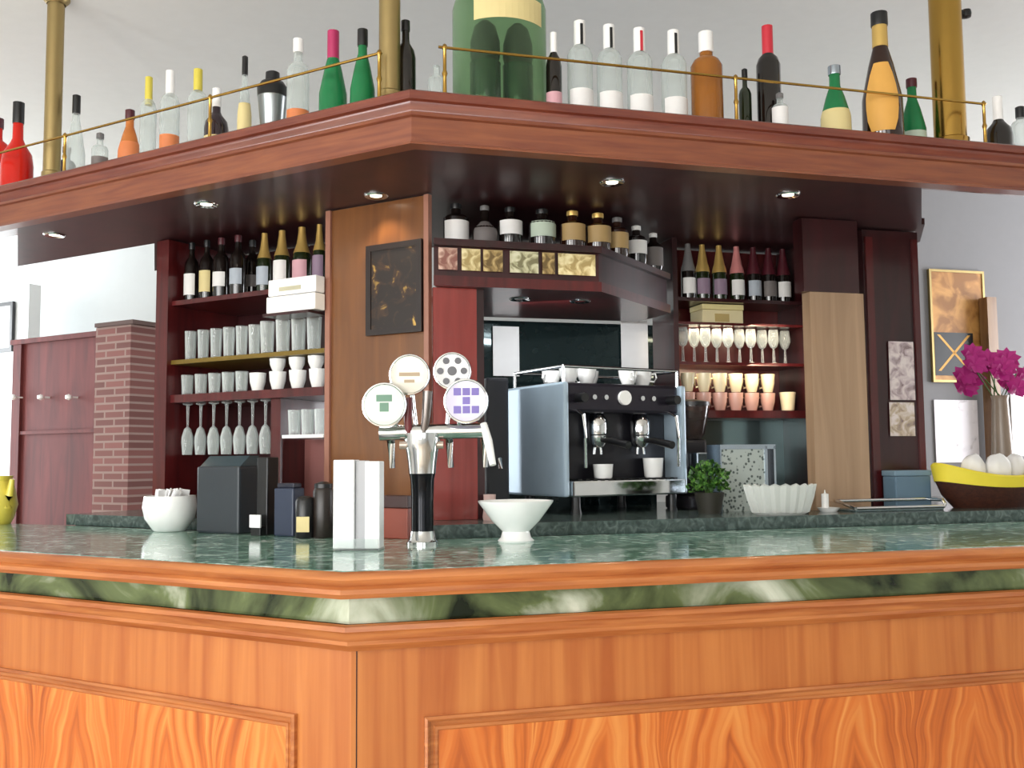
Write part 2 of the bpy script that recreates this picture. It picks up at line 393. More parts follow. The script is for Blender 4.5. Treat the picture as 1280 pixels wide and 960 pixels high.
LABC = {'white': plain('white_label', 'e6e4e2', .6), 'cream': plain('cream_label', 'd8c78e', .6), 'yellow': plain('yellow_label', 'd9a24e', .6),
        'tan': plain('tan_label', 'a98c5c', .6), 'grey': plain('grey_label', '6f6866', .6), 'blue': plain('pale_blue_label', 'aab2bc', .6),
        'mauve': plain('mauve_label', '8a7488', .6), 'orange': plain('orange_label', 'd07a48', .6), 'pink': plain('pink_label', 'd2a0a8', .6), 'sage': plain('sage_label', 'b6c4b2', .6)}
def bottle_at(P, h, r, glass, cap, lab, label, group=None, shape='wine', lz=(.12, .48), rz=0, name='bottle', cat='bottle', caph=None, foil=None, lw=2.5):
    P = P+Vector((0, 0, .0008))
    t = thing(name, label, cat, P, rz, group)
    if shape == 'wine':   pr = [(r*.92, 0), (r, .012), (r, .60*h), (r*.86, .68*h), (r*.45, .755*h), (r*.38, .80*h), (r*.36, .99*h)]; nr = r*.36
    elif shape == 'champ': pr = [(r*.92, 0), (r, .015), (r, .48*h), (r*.88, .58*h), (r*.55, .72*h), (r*.38, .84*h), (r*.34, .99*h)]; nr = r*.34
    elif shape == 'spirit': pr = [(r*.94, 0), (r, .012), (r, .66*h), (r*.8, .72*h), (r*.42, .76*h), (r*.38, .80*h), (r*.38, .98*h)]; nr = r*.38
    elif shape == 'round': pr = [(r*.8, 0), (r, .03*h), (r*1.0, .34*h), (r*.9, .46*h), (r*.5, .56*h), (r*.34, .62*h), (r*.30, .98*h)]; nr = r*.30
    elif shape == 'slope': pr = [(r*.92, 0), (r, .012), (r*.97, .35*h), (r*.62, .60*h), (r*.36, .74*h), (r*.34, .98*h)]; nr = r*.34
    else:                 pr = [(r*.95, 0), (r, .01), (r, .80*h), (r*.7, .86*h), (r*.5, .88*h), (r*.5, .97*h)]; nr = r*.5
    MB().lathe(pr, 20).build('glass_body', GL[glass], t, smooth=True)
    ch = caph or .11
    if cap: MB().lathe([(nr*1.18, (1-ch)*h), (nr*1.22, (1-ch)*h+.004), (nr*1.2, h), (nr*.5, h+.004)], 16).build('cap', CAPC[cap], t, smooth=True)
    if foil: MB().lathe([(np.interp(z*h, [q[1] for q in pr], [q[0] for q in pr])*1.04+.0006, z*h) for z in (foil[1], foil[1]+.08, foil[1]+.16, .92, .999)]+[(nr*.4, h+.001)], 16).build('foil', CAPC[foil[0]], t, smooth=True)
    if lab:
        zs = [lz[0]+(lz[1]-lz[0])*i/6 for i in range(7)]
        b = MB(); n = 14; vs = []; fs = []
        for z in zs:
            rr = float(np.interp(z*h, [q[1] for q in pr], [q[0] for q in pr]))+.0010
            for i in range(n+1):
                a = -math.pi/2 + (i/n-.5)*lw*((1-.35*abs(2*(z-lz[0])/(lz[1]-lz[0])-1)**3) if lw < 2 else 1); vs.append((rr*math.cos(a), rr*math.sin(a), z*h))
        for j in range(6):
            for i in range(n): fs.append((j*(n+1)+i, j*(n+1)+i+1, (j+1)*(n+1)+i+1, (j+1)*(n+1)+i))
        b.add(vs, fs); b.build('label', LABC[lab], t, smooth=True)
    return t
def bottle(fr, px, v, zbase, ytop, wpx, *a, **k):
    P = col(fr, px, v, zbase); d = depth(P); zt = at(fr, px, ytop, v).z
    if zbase < kb: zt = min(zt, kb-.008)
    return bottle_at(P, zt-zbase, wpx*d/F/2, *a, rz=ROT[fr], **k)
GT = 'bottles on top of the canopy'
VB = .70
for a in [
  ('L', 20, VB, 130, 38, 'red', 'black', None, 'squat bottle of bright red liqueur at the far left of the canopy', 'round', {'caph': .22}),
  ('L', -6, VB+.05, 150, 30, 'red', 'maroon', 'pink', 'red bottle cut off by the left photo edge on the canopy', 'spirit', {}),
  ('L', 93, VB, 121, 24, 'clear', 'black', None, 'clear bottle with black cap right of the left brass pole', 'slope', {'caph': .2}),
  ('L', 82, VB+.1, 185, 22, 'purple', 'maroon', None, 'short dark red bottle tucked behind the left brass pole', 'spirit', {}),
  ('L', 124, VB, 168, 20, 'clear', 'grey', 'grey', 'short clear bottle left of the orange liqueur bottle', 'spirit', {}),
  ('L', 161, VB, 139, 28, 'orange', 'maroon', 'orange', 'orange liqueur bottle with dark cap on left canopy wing', 'slope', {'caph': .14}),
  ('L', 184, VB, 98, 20, 'clear', 'yellow', None, 'clear slim bottle with yellow cap next to orange liqueur', 'spirit', {'caph': .3}),
  ('L', 211, VB, 90, 24, 'clear', 'white', 'orange', 'clear bottle with white cap and orange label', 'spirit', {'caph': .26, 'lz': (.05, .3)}),
  ('L', 246, VB, 88, 24, 'clear', 'yellow', None, 'clear bottle with yellow cap left of the plum bottle', 'spirit', {'caph': .24}),
  ('L', 270, VB-.03, 112, 30, 'purple', 'white', 'cream', 'plum dark bottle with white cap on left canopy wing', 'round', {'caph': .3, 'lz': (.05, .2)}),
  ('L', 305, VB, 72, 18, 'clear', 'black', 'cream', 'tall clear bottle with black cap beside the plum bottle', 'slope', {'caph': .2}),
  ('L', 372, VB, 50, 28, 'clear', 'white', 'orange', 'tall clear bottle with white cap and orange base label', 'spirit', {'caph': .14, 'lz': (.03, .25)}),
  ('L', 416, VB, 40, 36, 'green', 'magenta', None, 'green bottle with magenta cap on left canopy wing', 'slope', {'caph': .3}),
  ('L', 453, VB, 38, 32, 'green', 'black', None, 'green bottle with black cap next to corner pole', 'slope', {'caph': .18}),
  ('R', 507, VB+.06, 27, 26, 'dark', 'black', None, 'slim near black bottle just right of corner pole', 'wine', {}),
  ('R', 546, VB, 82, 22, 'clear', None, None, 'empty clear bottle between corner pole and green jar', 'spirit', {}),
  ('R', 693, VB-.02, 42, 20, 'dark', 'white', 'pink', 'slim dark bottle with white cap right of the green jar', 'wine', {'caph': .3, 'lz': (.05, .28)}),
  ('R', 885, VB, 42, 40, 'amber', 'white', None, 'square shouldered amber whisky bottle with white pourer', 'spirit', {'caph': .2}),
  ('R', 933, VB+.06, 88, 16, 'olive', 'black', None, 'short olive bottle behind the rail post by amber whisky', 'spirit', {}),
  ('R', 963, VB+.03, 34, 30, 'dark', 'red', None, 'dark bottle with big red cap on right canopy wing', 'spirit', {'caph': .27}),
  ('R', 976, VB-.04, 118, 20, 'clear', 'grey', 'white', 'small bottle with white label below the red capped bottle', 'spirit', {'lz': (.05, .65)}),
  ('R', 1046, VB, 84, 38, 'green', 'steel', 'cream', 'small green bottle with cream base label', 'slope', {'lz': (.02, .42)}),
  ('R', 1105, VB-.02, 18, 50, 'brown', 'black', 'yellow', 'big brown coffee liqueur bottle with round yellow label', 'slope', {'caph': .1, 'lz': (.08, .60), 'lw': 1.75, 'foil': ('gold', .74)}),
  ('R', 1143, VB+.05, 100, 32, 'green', 'maroon', 'sage', 'short green bottle beside the big brown liqueur bottle', 'slope', {'lz': (.02, .3)}),
  ('R', 1250, VB-.02, 122, 32, 'dark', 'white', None, 'dark bottle with large white cap right of thick pole', 'round', {'caph': .48}),
  ('R', 1278, VB, 135, 24, 'clear', 'black', None, 'clear bottle with black cap at the right photo edge', 'spirit', {'caph': .2}),
]:
    fr, px, v, yt, wpx, g, cap, lab, txt, shp, kw = a
    o = bottle(fr, px, v, kt, yt, wpx, g, cap, lab, txt, GT, shp, **kw)
    if lab: o.rotation_euler.z = -math.atan2(o.location.x, o.location.y)   # labels turned to the guests at the corner
# four clear pourer bottles
for i, (px, yt) in enumerate(((726, 28), (763, 33), (801, 37), (844, 40))):
    wh = ['nearest the green jar', 'right of the one nearest the green jar', 'with the red striped pourer', 'next to the amber whisky'][i]
    b = bottle('R', px, VB, kt, yt, 32, 'clear', 'white', 'white', 'clear pourer bottle with white base label '+wh, GT, 'spirit', lz=(.02, .30), caph=.24)
    h = at('R', px, yt, VB).z-kt
    MB().box(-.004, .004, -.0205, -.009, h*.76, h*.96).build('pourer_stripe', CAPC['red'] if i == 2 else BLACK, b)
# shaker
P = col('L', 340, VB, kt); s = thing('cocktail_shaker', 'grey metal cocktail shaker with black lid on left canopy wing', 'shaker', P, 0, GT)
d = depth(P)/F; r = 18*d
hh = at('L', 340, 90, VB).z-kt
MB().lathe([(r*.7, 0), (r*.72, .005), (r, hh*.62), (r*1.03, hh*.63)], 20).build('cup', plain('brushed_grey', '8f9494', .3, .8), s, smooth=True)
MB().lathe([(r*1.03, hh*.63), (r*1.05, hh*.76), (r*.8, hh*.84), (r*.5, hh*.86), (r*.48, hh*.98), (r*.3, hh)], 20).build('lid', BLACK, s, smooth=True)
# big green jar with two dark bottles inside
P = col('R', 625, .78, kt); d = depth(P)/F; r = 59*d
j = thing('glass_jar', 'large pale green glass jar standing behind the rail', 'jar', P, ROT['R'])
Hj = .44
MB().lathe([(r*.96, 0), (r, .012), (r, Hj*.8), (r*.93, Hj*.88), (r*.6, Hj*.96), (r*.6, Hj)], 36, cap=False).lathe([(0, .004), (r*.96, .004)], 36, cap=False).build('jar_body', GL['pale'], j, smooth=True)
MB().lathe([(r*.64, Hj-.01), (r*.66, Hj+.03), (r*.3, Hj+.045), (.02, Hj+.05)], 30).build('lid', GOLD, j, smooth=True)
vs = []; fs = []; n = 12
for z in (.272, .345):
    for i in range(n+1): a_ = -math.pi/2+(i/n-.5)*1.6; vs.append(((r+.001)*math.cos(a_), (r+.001)*math.sin(a_), z))
for i in range(n): fs.append((i, i+1, n+2+i, n+1+i))
lb = MB(); lb.add(vs, fs); lb.build('label', LABC['cream'], j)
GL['pale'].node_tree.nodes['Map Range'].inputs['To Min'].default_value = .04
for i, px in enumerate((607, 648)):
    q = col('R', px, .74, kt); rr = 19*d
    t = thing('dark_flask', 'dark green round topped flask inside the green jar, '+('left one' if i == 0 else 'right one'), 'bottle', q+Vector((0, 0, .006)), 0, 'flasks inside the green jar')
    hf = at('R', px, 26 if i == 0 else 30, .74).z-kt-.006
    MB().lathe([(rr*.9, 0), (rr, .01), (rr, hf*.52), (rr*1.02, hf*.55)], 22).build('flask_body', plain('bottle_green', '123a2a', .12, coat=.4), t, smooth=True)
    MB().lathe([(rr*.86, hf*.55), (rr*.98, hf*.64), (rr*.96, hf*.78), (rr*.7, hf*.93), (rr*.3, hf*.99), (.001, hf)], 22).build('stopper', plain('dark_stopper', '120f0d', .5), t, smooth=True)
# ================================================================== back bar
bw = thing('back_worktop', 'dark granite worktop running behind the marble bar top', 'worktop')
WT = CAMZ-.19
MB().sweep([(.83, WT-.04), (.83, WT), (1.95, WT), (1.95, WT-.04)], 2.0, 3.2).build('granite_slab', GRAN, bw)
MB().sweep([(.87, 0), (.87, WT-.04), (1.9, WT-.04), (1.9, 0)], 2.0, 3.2).build('base_cabinet', W_DARK, bw)
def wbox(b, fr, org, pxa, pxb, v0, v1, za, zb):       # box between two image columns on plane v0, in coordinates of org/ROT
    A = col(fr, pxa, v0, 1.3); B = col(fr, pxb, v0, 1.3)
    inv = Matrix.Rotation(-ROT[fr], 3, 'Z')
    a = inv @ (A-org); c = inv @ (B-org)
    b.box(a.x, c.x, a.y, a.y+v1-v0, za-org.z, zb-org.z); return b
def wbuild(name, fr, parent, org, mt_, items, **k):
    b = MB()
    for it in items: wbox(b, fr, org, *it)
    return b.build(name, mt_, parent, **k)
# ---- left cabinet
org = col('L', 300, 1.03, WT)
ls = thing('shelf_cabinet', 'dark red bar cabinet on the left with bottles and glasses on shelves', 'cabinet', org, ROT['L'])
VS = 1.05
def ZL(px, py, v=VS): return at('L', px, py, v).z
wbuild('side_panel', 'L', ls, org, W_RED, [(191, 206, 1.03, 1.42, WT+.0005, kb)])
wbuild('back_panel', 'L', ls, org, W_DARK, [(192, 408, 1.40, 1.42, WT+.0005, kb)])
zs1, zs2, zs3, zs4 = ZL(300, 366), ZL(270, 446), ZL(300, 489), ZL(385, 543)
wbuild('shelf', 'L', ls, org, W_RED, [(206, 404, VS, 1.39, zs1-.018, zs1)])
wbuild('shelf', 'L', ls, org, plain('gilt_shelf', '7a6428', .3, .3), [(206, 404, VS, 1.39, zs2-.016, zs2)])
wbuild('shelf', 'L', ls, org, W_RED, [(206, 404, VS, 1.39, zs3-.03, zs3)])
wbuild('divider', 'L', ls, org, W_RED, [(338, 350, VS+.04, 1.39, WT+.0005, zs3-.031)])
wbuild('small_shelf', 'L', ls, org, WHITE, [(352, 404, VS, 1.30, zs4-.012, zs4)])
wbuild('lower_panel', 'L', ls, org, plain('rose_panel', '8f5a55', .4), [(352, 408, 1.22, 1.24, WT+.0005, zs4-.013)])
# ---- tan pillar with picture
org = col('L', 470, 1.02, WT)
pl = thing('panel_pillar', 'wide tan veneered pillar behind the beer tap', 'pillar', org, ROT['L'])
pl['kind'] = 'thing'
wbuild('veneer_panel', 'L', pl, org, W_TAN, [(411, 530, 1.02, 1.045, WT+.0005, kb)])
wbuild('edge_trim', 'L', pl, org, plain('rose_trim', '9a6a58', .35), [(405, 411, 1.01, 1.045, WT+.0005, kb), (530, 536, 1.01, 1.03, WT+.0005, kb)])
pc = at('L', 491, 417, 1.0); zt = at('L', 491, 303, 1.0).z
pf = thing('framed_picture', 'dark framed picture with golden glow hanging on the tan pillar', 'picture', pc, ROT['L'])
wP = 43*depth(pc)/F; hP = zt-pc.z
MB().box(-wP, wP, -.0, .012, 0, .02).box(-wP, wP, 0, .012, hP-.02, hP).box(-wP, -wP+.02, 0, .012, .02, hP-.02).box(wP-.02, wP, 0, .012, .02, hP-.02).build('frame', plain('picture_frame_black', '1c0f0b', .4), pf)
def blotch(name, c1, c2, c3, sc, lo=.4, hi=.62, rough=.5):
    mm, nt, b = mat(name); tc = N(nt, 'ShaderNodeTexCoord'); nz = N(nt, 'ShaderNodeTexNoise', Scale=float(sc), Detail=3.0, Distortion=1.0)
    nt.links.new(tc.outputs['Object'], nz.inputs['Vector']); r = N(nt, 'ShaderNodeValToRGB'); e = r.color_ramp.elements
    e[0].color = lin(c1); e[0].position = lo; e[1].color = lin(c3); e[1].position = hi; q = e.new((lo+hi)/2); q.color = lin(c2)
    nt.links.new(nz.outputs[0], r.inputs[0]); nt.links.new(r.outputs[0], b.inputs['Base Color']); b.inputs['Roughness'].default_value = rough; return mm
MB().box(-wP+.02, wP-.02, .004, .010, .02, hP-.02).build('print', blotch('picture_print', '1c120c', '3a2412', 'c9a24e', 20, .50, .74), pf)
# ---- red panel beside alcove, down to the worktop
org = col('R', 570, 1.04, WT)
rp = thing('alcove_pilaster', 'glossy red wooden pilaster between tan pillar and coffee alcove', 'pilaster', org, ROT['R']); rp['kind'] = 'thing'
ztop_h = at('R', 640, 347, 1.02).z
wbuild('board', 'R', rp, org, wood('glossy_red', '7a2a26', '963c36', (18, 18, 1.3), .12, .8), [(542, 597, 1.05, 1.10, WT+.0005, ztop_h-.036)])
wbuild('edge_bead', 'R', rp, org, W_DARK, [(597, 606, 1.055, 1.10, WT+.0005, ztop_h-.036)])
# ---- hood shelf over the alcove
A0 = at('R', 541, 300, 1.02); zsh = at('R', 640, 302, 1.02).z
hs = thing('hood_shelf', 'dark wooden angled shelf above the coffee alcove holding liquor bottles', 'shelf', Vector((0, 0, 0)))
def outl(z, ex=0):
    pts = [col('R', 542, 1.02-ex, z), col('R', 752, 1.02-ex, z), col('R', 838, 1.42-ex, z)]
    back = [col('R', 798, 1.66, z), col('R', 600, 1.66, z)]
    return [(p.x, p.y) for p in pts+back]
MB().prism(outl(zsh), zsh-.022, zsh).build('upper_board', W_DARK, hs)
MB().prism(outl(ztop_h), ztop_h-.035, ztop_h-.002).build('lower_board', W_RED, hs)
hsb = [col('R', 542, 1.045, zsh), col('R', 748, 1.045, zsh), col('R', 833, 1.44, zsh), col('R', 828, 1.45, zsh), col('R', 745, 1.06, zsh), col('R', 542, 1.06, zsh)]
MB().prism([(p.x, p.y) for p in hsb], ztop_h-.002, zsh-.022).build('card_rail', W_DARK, hs)
MB().prism([(p.x, p.y) for p in (col('R', 560, 1.66, 1), col('R', 800, 1.66, 1), col('R', 800, 1.68, 1), col('R', 560, 1.68, 1))], zsh-.02, kb).build('back_board', W_DARK, hs)
zc0, zc1 = at('R', 640, 340, 1.03).z, at('R', 640, 313, 1.03).z
for i, (xa, xb, mt_, txt) in enumerate(((548, 572, 'pink', 'pinkish card, leftmost in the row under the liquor bottles'), (577, 601, 'cream', 'small cream card beside the pinkish card'),
     (604, 629, 'tan', 'tan card with pale corner third in the card row'), (637, 674, 'sage', 'pale card below the grey white bottles in the card row'), (678, 694, 'tan', 'narrow olive tan card left of the widest card'), (697, 746, 'cream', 'widest cream card at right end of the card row'))):
    p = col('R', (xa+xb)/2, 1.036, zc0); wd = (xb-xa)*depth(p)/F/2
    tag(MB().box(-wd, wd, 0, .003, 0, zc1-zc0).build('paper_card', blotch('card_print_%d' % i, {'pink': '8a5a50', 'cream': 'a8925e', 'tan': '6a5530', 'sage': '7c7656'}[mt_], {'pink': 'b08a7a', 'cream': 'd2c08c', 'tan': 'a58a58', 'sage': 'c4c09a'}[mt_], {'pink': 'd8b8a8', 'cream': 'e8dcae', 'tan': 'd2bc84', 'sage': 'dcd8bc'}[mt_], 30), None, p, ROT['R']), txt, 'card', 'cards under the hood shelf')
# ---- alcove lining: dark mirror at the back
al = thing('alcove_lining', 'dark green glass lining at the back of the coffee alcove', 'panel')
MIR = plain('dark_mirror', '1d2c2e', .06, .5)
q0, q1 = col('R', 560, 1.75, 1), col('R', 822, 1.75, 1)
MB().prism([(q0.x, q0.y), (q1.x, q1.y), ((q1+NR*.02).x, (q1+NR*.02).y), ((q0+NR*.02).x, (q0+NR*.02).y)], WT, ztop_h-.035).build('back_glass', MIR, al)
for px, y0, y1, hw, txt in ((633, 470, 408, 17, 'white panel as painted window reflection on dark alcove glass left of coffee machine'), (794, 466, 401, 18, 'white panel as painted window reflection on dark alcove glass above coffee grinder')):
    p = at('R', px, y0, 1.735); wd = hw*depth(p)/F  # white panels stand in for window reflections in the alcove glass
    tag(MB().box(-wd, wd, 0, .003, 0, at('R', px, y1, 1.735).z-p.z).build('painted_reflection', PAPER, None, p, ROT['R']), txt, 'reflection', None)
# ---- right cabinet
org = col('R', 925, 1.44, WT)
rs = thing('shelf_cabinet', 'dark red bar cabinet on the right with champagne and lit glassware', 'cabinet', org, ROT['R'])
def ZR(px, py, v=1.46): return at('R', px, py, v).z
r1, r2, r3, r4 = ZR(925, 374), ZR(925, 404), ZR(925, 453), ZR(925, 513)
for z, th, mt_ in ((r1, .014, W_DARK), (r2, .010, W_RED), (r3, .012, W_RED), (r4, .03, W_RED)):
    wbuild('shelf', 'R', rs, org, mt_, [(852, 1011, 1.46, 1.655, z-th, z)])
wbuild('back_panel', 'R', rs, org, W_RED, [(845, 1016, 1.66, 1.675, r4-.03, kb)])
wbuild('side_panel', 'R', rs, org, W_DARK, [(1012, 1040, 1.45, 1.658, WT+.0005, kb)])
wbuild('side_panel', 'R', rs, org, W_DARK, [(846, 852, 1.455, 1.658, r4-.03, kb)])
wbuild('mirror_splashback', 'R', rs, org, plain('splash_glass', '6d8284', .08, .7), [(845, 1012, 1.64, 1.658, WT+.0005, r4-.031)])
# ---- right pillar
org = col('R', 1050, 1.06, WT)
p2 = thing('panel_pillar', 'narrow beige veneered pillar with red capital right of glassware cabinet', 'pillar', org, ROT['R']); p2['kind'] = 'thing'
zcap = at('R', 1050, 366, 1.06).z
wbuild('veneer_panel', 'R', p2, org, W_PIL, [(1019, 1087, 1.06, 1.11, WT+.0005, zcap)])
wbuild('capital', 'R', p2, org, W_DARK, [(1012, 1082, 1.055, 1.115, zcap, kb)])
# ---- dark end cabinet with notices
org = col('R', 1120, 1.16, WT)
ec = thing('end_cabinet', 'tall dark mahogany cabinet end right of the beige pillar', 'cabinet', org, ROT['R'])
wbuild('carcass', 'R', ec, org, W_DARK, [(1088, 1158, 1.16, 1.30, WT+.0005, kb)])
wbuild('stile', 'R', ec, org, W_RED, [(1092, 1101, 1.15, 1.159, WT+.0005, kb-.03), (1151, 1158, 1.15, 1.159, WT+.0005, kb-.03)])
for y0, y1, mt_, txt in ((500, 427, 'b9a8ac', 'pinkish notice, upper of two on the dark cabinet end'), (545, 503, 'b9a690', 'beige notice, lower of two on the dark cabinet end')):
    p = at('R', 1129, y0, 1.152); wd = 18*depth(p)/F
    tag(MB().box(-wd, wd, 0, .003, 0, at('R', 1129, y1, 1.152).z-p.z).build('paper_notice', blotch('notice_'+mt_, '7d6a6c', mt_, 'd8ccca', 26, .3, .6), None, p, ROT['R']), txt, 'notice', 'notices on the cabinet end')
# ================================================================== bottles on the shelves
GLF = 'wine bottles on the left cabinet shelf'
for i, (px, yb, yt, wpx, g, cap, lab, lz, txt) in enumerate((
   (239, 0, 268, 18, 'dark', 'black', 'white', (.10, .46), 'black wine bottle with white label at the left end of the left shelf'),
   (258, 0, 264, 18, 'dark', 'black', 'cream', (.12, .48), 'black wine bottle with narrow cream label second on the left shelf'),
   (276, 0, 258, 20, 'dark', 'maroon', 'white', (.18, .42), 'dark wine bottle with short white label third on the left shelf'),
   (297, 0, 255, 20, 'dark', 'maroon', 'blue', (.18, .44), 'dark wine bottle with pale blue label on the left shelf'),
   (315, 0, 262, 20, 'dark', 'black', 'grey', (.2, .4), 'dark wine bottle with dull grey label in mid left shelf'))):
    bottle('L', px, VS+(.14 if px == 315 else .05), zs1, yt, wpx, g, cap, lab, txt, GLF, 'wine', lz=lz)
# white cartons carrying a second row
zb = zs1
p = col('L', 366, VS+.06, zb); wd = 38*depth(p)/F; zt = at('L', 366, 352, VS+.0).z
ztal = zs2+.15
zc_ = at('L', 366, 388, VS+.02).z; zc_t = at('L', 366, 351, VS+.02).z
for i, (px, yt, wpx, g, cap, lab, lz, txt) in enumerate((
   (330, 262, 19, 'olive', 'gold', 'blue', (.14, .44), 'olive wine bottle with gold neck left of the white carton'),
   (352, 258, 21, 'olive', 'gold', 'white', (.10, .5), 'olive wine bottle with cream foil and tall white label'),
   (377, 254, 23, 'olive', 'gold', 'pink', (.05, .46), 'olive wine bottle with gold foil and pink topped label'),
   (399, 258, 17, 'olive', 'gold', 'mauve', (.1, .5), 'olive wine bottle at right end of the left shelf'))):
    bottle('L', px, VS+.075, zs1, yt, wpx, g, None, lab, txt, GLF, 'champ', lz=lz, foil=('gold', .58))
cb = thing('carton', 'white printed carton under the champagne bottles on the left shelf', 'carton', col('L', 363, VS-.10, zs1+.01), ROT['L'])
# carton hangs under shelf s1 level, standing on a stack of tall glasses shelf: give it its own bracket shelf
wd = 40*depth(cb.location)/F; hC = zs1+.012-at('L', 367, 388, VS-.10).z
cb.location.z -= hC
MB().bbox(-wd, wd, 0, .052, 0, hC*.48, .004).build('lower_box', WHITE, cb); MB().bbox(-wd*.96, wd,   .004, .050, hC*.5, hC-.002, .004).build('upper_box', PAPER, cb)
MB().box(-wd*.5, wd*.4, .0028, .0045, hC*.62, hC*.74).build('printed_band', plain('grey_print', 'b9b49a', .6), cb)
bs = wbuild('bracket_shelf', 'L', ls, ls.location.copy(), W_DARK, [(326, 384, VS-.105, VS-.012, cb.location.z-.010, cb.location.z-.001)])
# ---- glasses
def proto_tumbler(h, r, name, mt_=CLEAR):
    MBx = MB().lathe([(r*.02, .008), (r*.74, .008), (r*.92, h), (r, h), (r*.84, 0), (r*.02, 0)], 16, cap=False)
    return MBx.build(name, mt_, smooth=True)
def proto_wine(h, r, name):
    t = bpy.data.objects.new(name, None); C.objects.link(t); t.empty_display_size = .03
    MB().lathe([(r*.85, 0), (r*.85, .003), (.006, .008), (.004, h*.42), (.004, h*.45)], 16, cap=False).build('stem', CLEAR, t, smooth=True)
    MB().lathe([(.003, h*.45), (r*.6, h*.5), (r*.98, h*.66), (r, h*.76), (r*.82, h), (r*.79, h), (r*.95, h*.76), (r*.9, h*.66), (r*.5, h*.515), (.001, h*.47)], 16, cap=False).build('bowl', CLEAR, t, smooth=True)
    return t
def proto_cup(h, r, name, mt_):
    t = bpy.data.objects.new(name, None); C.objects.link(t); t.empty_display_size = .03
    MB().lathe([(.001, .002), (r*.6, 0), (r*.66, .004), (r*.92, h*.5), (r, h), (r*.94, h), (r*.84, h*.5), (r*.5, .01), (.001, .01)], 18, cap=False).build('bowl', mt_, t, smooth=True)
    MB().tube([(r*.9, 0, h*.75), (r*1.35, 0, h*.78), (r*1.45, 0, h*.5), (r*1.2, 0, h*.25), (r*.75, 0, h*.3)], h*.06, 8).build('handle', mt_, t, smooth=True)
    return t
def row(proto, fr, v, z, pxs, labels, cat, group, dv=0, flip=False, rz=None):
    for i, px in enumerate(pxs):
        o = proto if i == 0 else copy_tree(proto)
        o.location = col(fr, px, v+(dv if i % 2 else 0), z+(-.0006 if flip else .0006))
        o.rotation_euler = (math.pi if flip else 0, 0, ROT[fr] if rz is None else rz)
        tag(o, labels(i, len(pxs)), cat, group)
def lab_of(kind, where):
    def f(i, n):
        if i == 0: return 'leftmost %s %s' % (kind, where)
        if i == n-1: return 'rightmost %s %s' % (kind, where)
        return '%s %s from the left %s' % (ORD[i], kind, where)
    return f
PXM = depth(col('L', 300, VS+.06, 1.5))/F
g = 'tumblers on the left cabinet'
row(proto_tumbler(38*PXM, 7.6*PXM, 'tumbler'), 'L', VS+.05, zs2, [238+16*i for i in range(6)], lab_of('clear tumbler', 'on the gilt middle shelf of the left cabinet'), 'glass', g)
row(proto_tumbler(40.5*PXM, 9*PXM, 'tall_glass'), 'L', VS+.05, zs2+.0, [334+19.5*i for i in range(4)], lab_of('tall glass', 'under the white carton in the left cabinet'), 'glass', 'tall glasses on the left cabinet')
row(proto_tumbler(26*PXM, 8*PXM, 'shot_glass'), 'L', VS+.05, zs3, [234+17*i for i in range(5)], lab_of('short glass', 'on the lower red shelf of the left cabinet'), 'glass', 'short glasses on the left cabinet')
row(proto_cup(22.5*PXM, 10.5*PXM, 'white_cup', WHITE), 'L', VS+.05, zs3, [322+25*i for i in range(4)], lab_of('white cup', 'in the lower cup row of the left cabinet'), 'cup', 'white cups on the left cabinet', rz=ROT['L']+2)
row(proto_cup(15.5*PXM, 10*PXM, 'white_cup', WHITE), 'L', VS+.05, zs3+22.8*PXM, [347+24*i for i in range(3)], lab_of('white cup', 'stacked on top of the lower cup row'), 'cup', 'white cups on the left cabinet', rz=ROT['L']+2)
row(proto_wine(66*PXM, 7.6*PXM, 'wine_glass'), 'L', VS+.06, zs3-.031, [235+16.2*i for i in range(7)], lab_of('wine glass', 'hanging upside down in the left cabinet'), 'glass', 'hanging wine glasses in the left cabinet', dv=.012, flip=True)
row(proto_tumbler(30*PXM, 8*PXM, 'small_glass'), 'L', VS+.05, zs4, [368+16.5*i for i in range(3)], lab_of('small glass', 'on the little white shelf of the left cabinet'), 'glass', 'small glasses on the white shelf')
# ---- liquor bottles on the hood shelf
GH = 'liquor bottles on the hood shelf'
for px, v, yt, wpx, g_, cap, lab, lz, shp, txt in (
   (570, 1.14, 226, 32, 'dark', 'black', 'white', (.06, .58), 'spirit', 'black bottle with tall white label, leftmost above the alcove'),
   (606, 1.14, 228, 32, 'dark', 'grey', 'grey', (.08, .62), 'round', 'dark bottle with dull grey label, second above the alcove'),
   (638, 1.14, 214, 30, 'dark', 'black', 'white', (.32, .66), 'spirit', 'dark bottle with high white label, third above the alcove'),
   (678, 1.14, 216, 34, 'dark', 'black', 'sage', (.30, .68), 'spirit', 'dark bottle with pale green label, fourth above the alcove'),
   (716, 1.14, 216, 32, 'brown', 'gold', 'tan', (.25, .66), 'spirit', 'brown bottle with tan label, fifth above the alcove'),
   (748, 1.15, 218, 32, 'brown', 'gold', 'tan', (.25, .66), 'spirit', 'brown bottle with tan label at the corner of the hood shelf'),
   (772, 1.19, 226, 28, 'brown', 'grey', 'tan', (.2, .6), 'spirit', 'brown bottle first on the slanting side of the hood shelf'),
   (796, 1.29, 228, 26, 'dark', 'white', 'white', (.25, .6), 'spirit', 'dark bottle with white cap on the slanting side of the hood shelf'),
   (817, 1.385, 236, 24, 'dark', 'white', 'grey', (.1, .6), 'wine', 'dark bottle with grey label at the inner end of the slanting shelf')):
    bottle('R', px, v, zsh, yt, wpx, g_, cap, lab, txt, GH, shp, lz=lz)
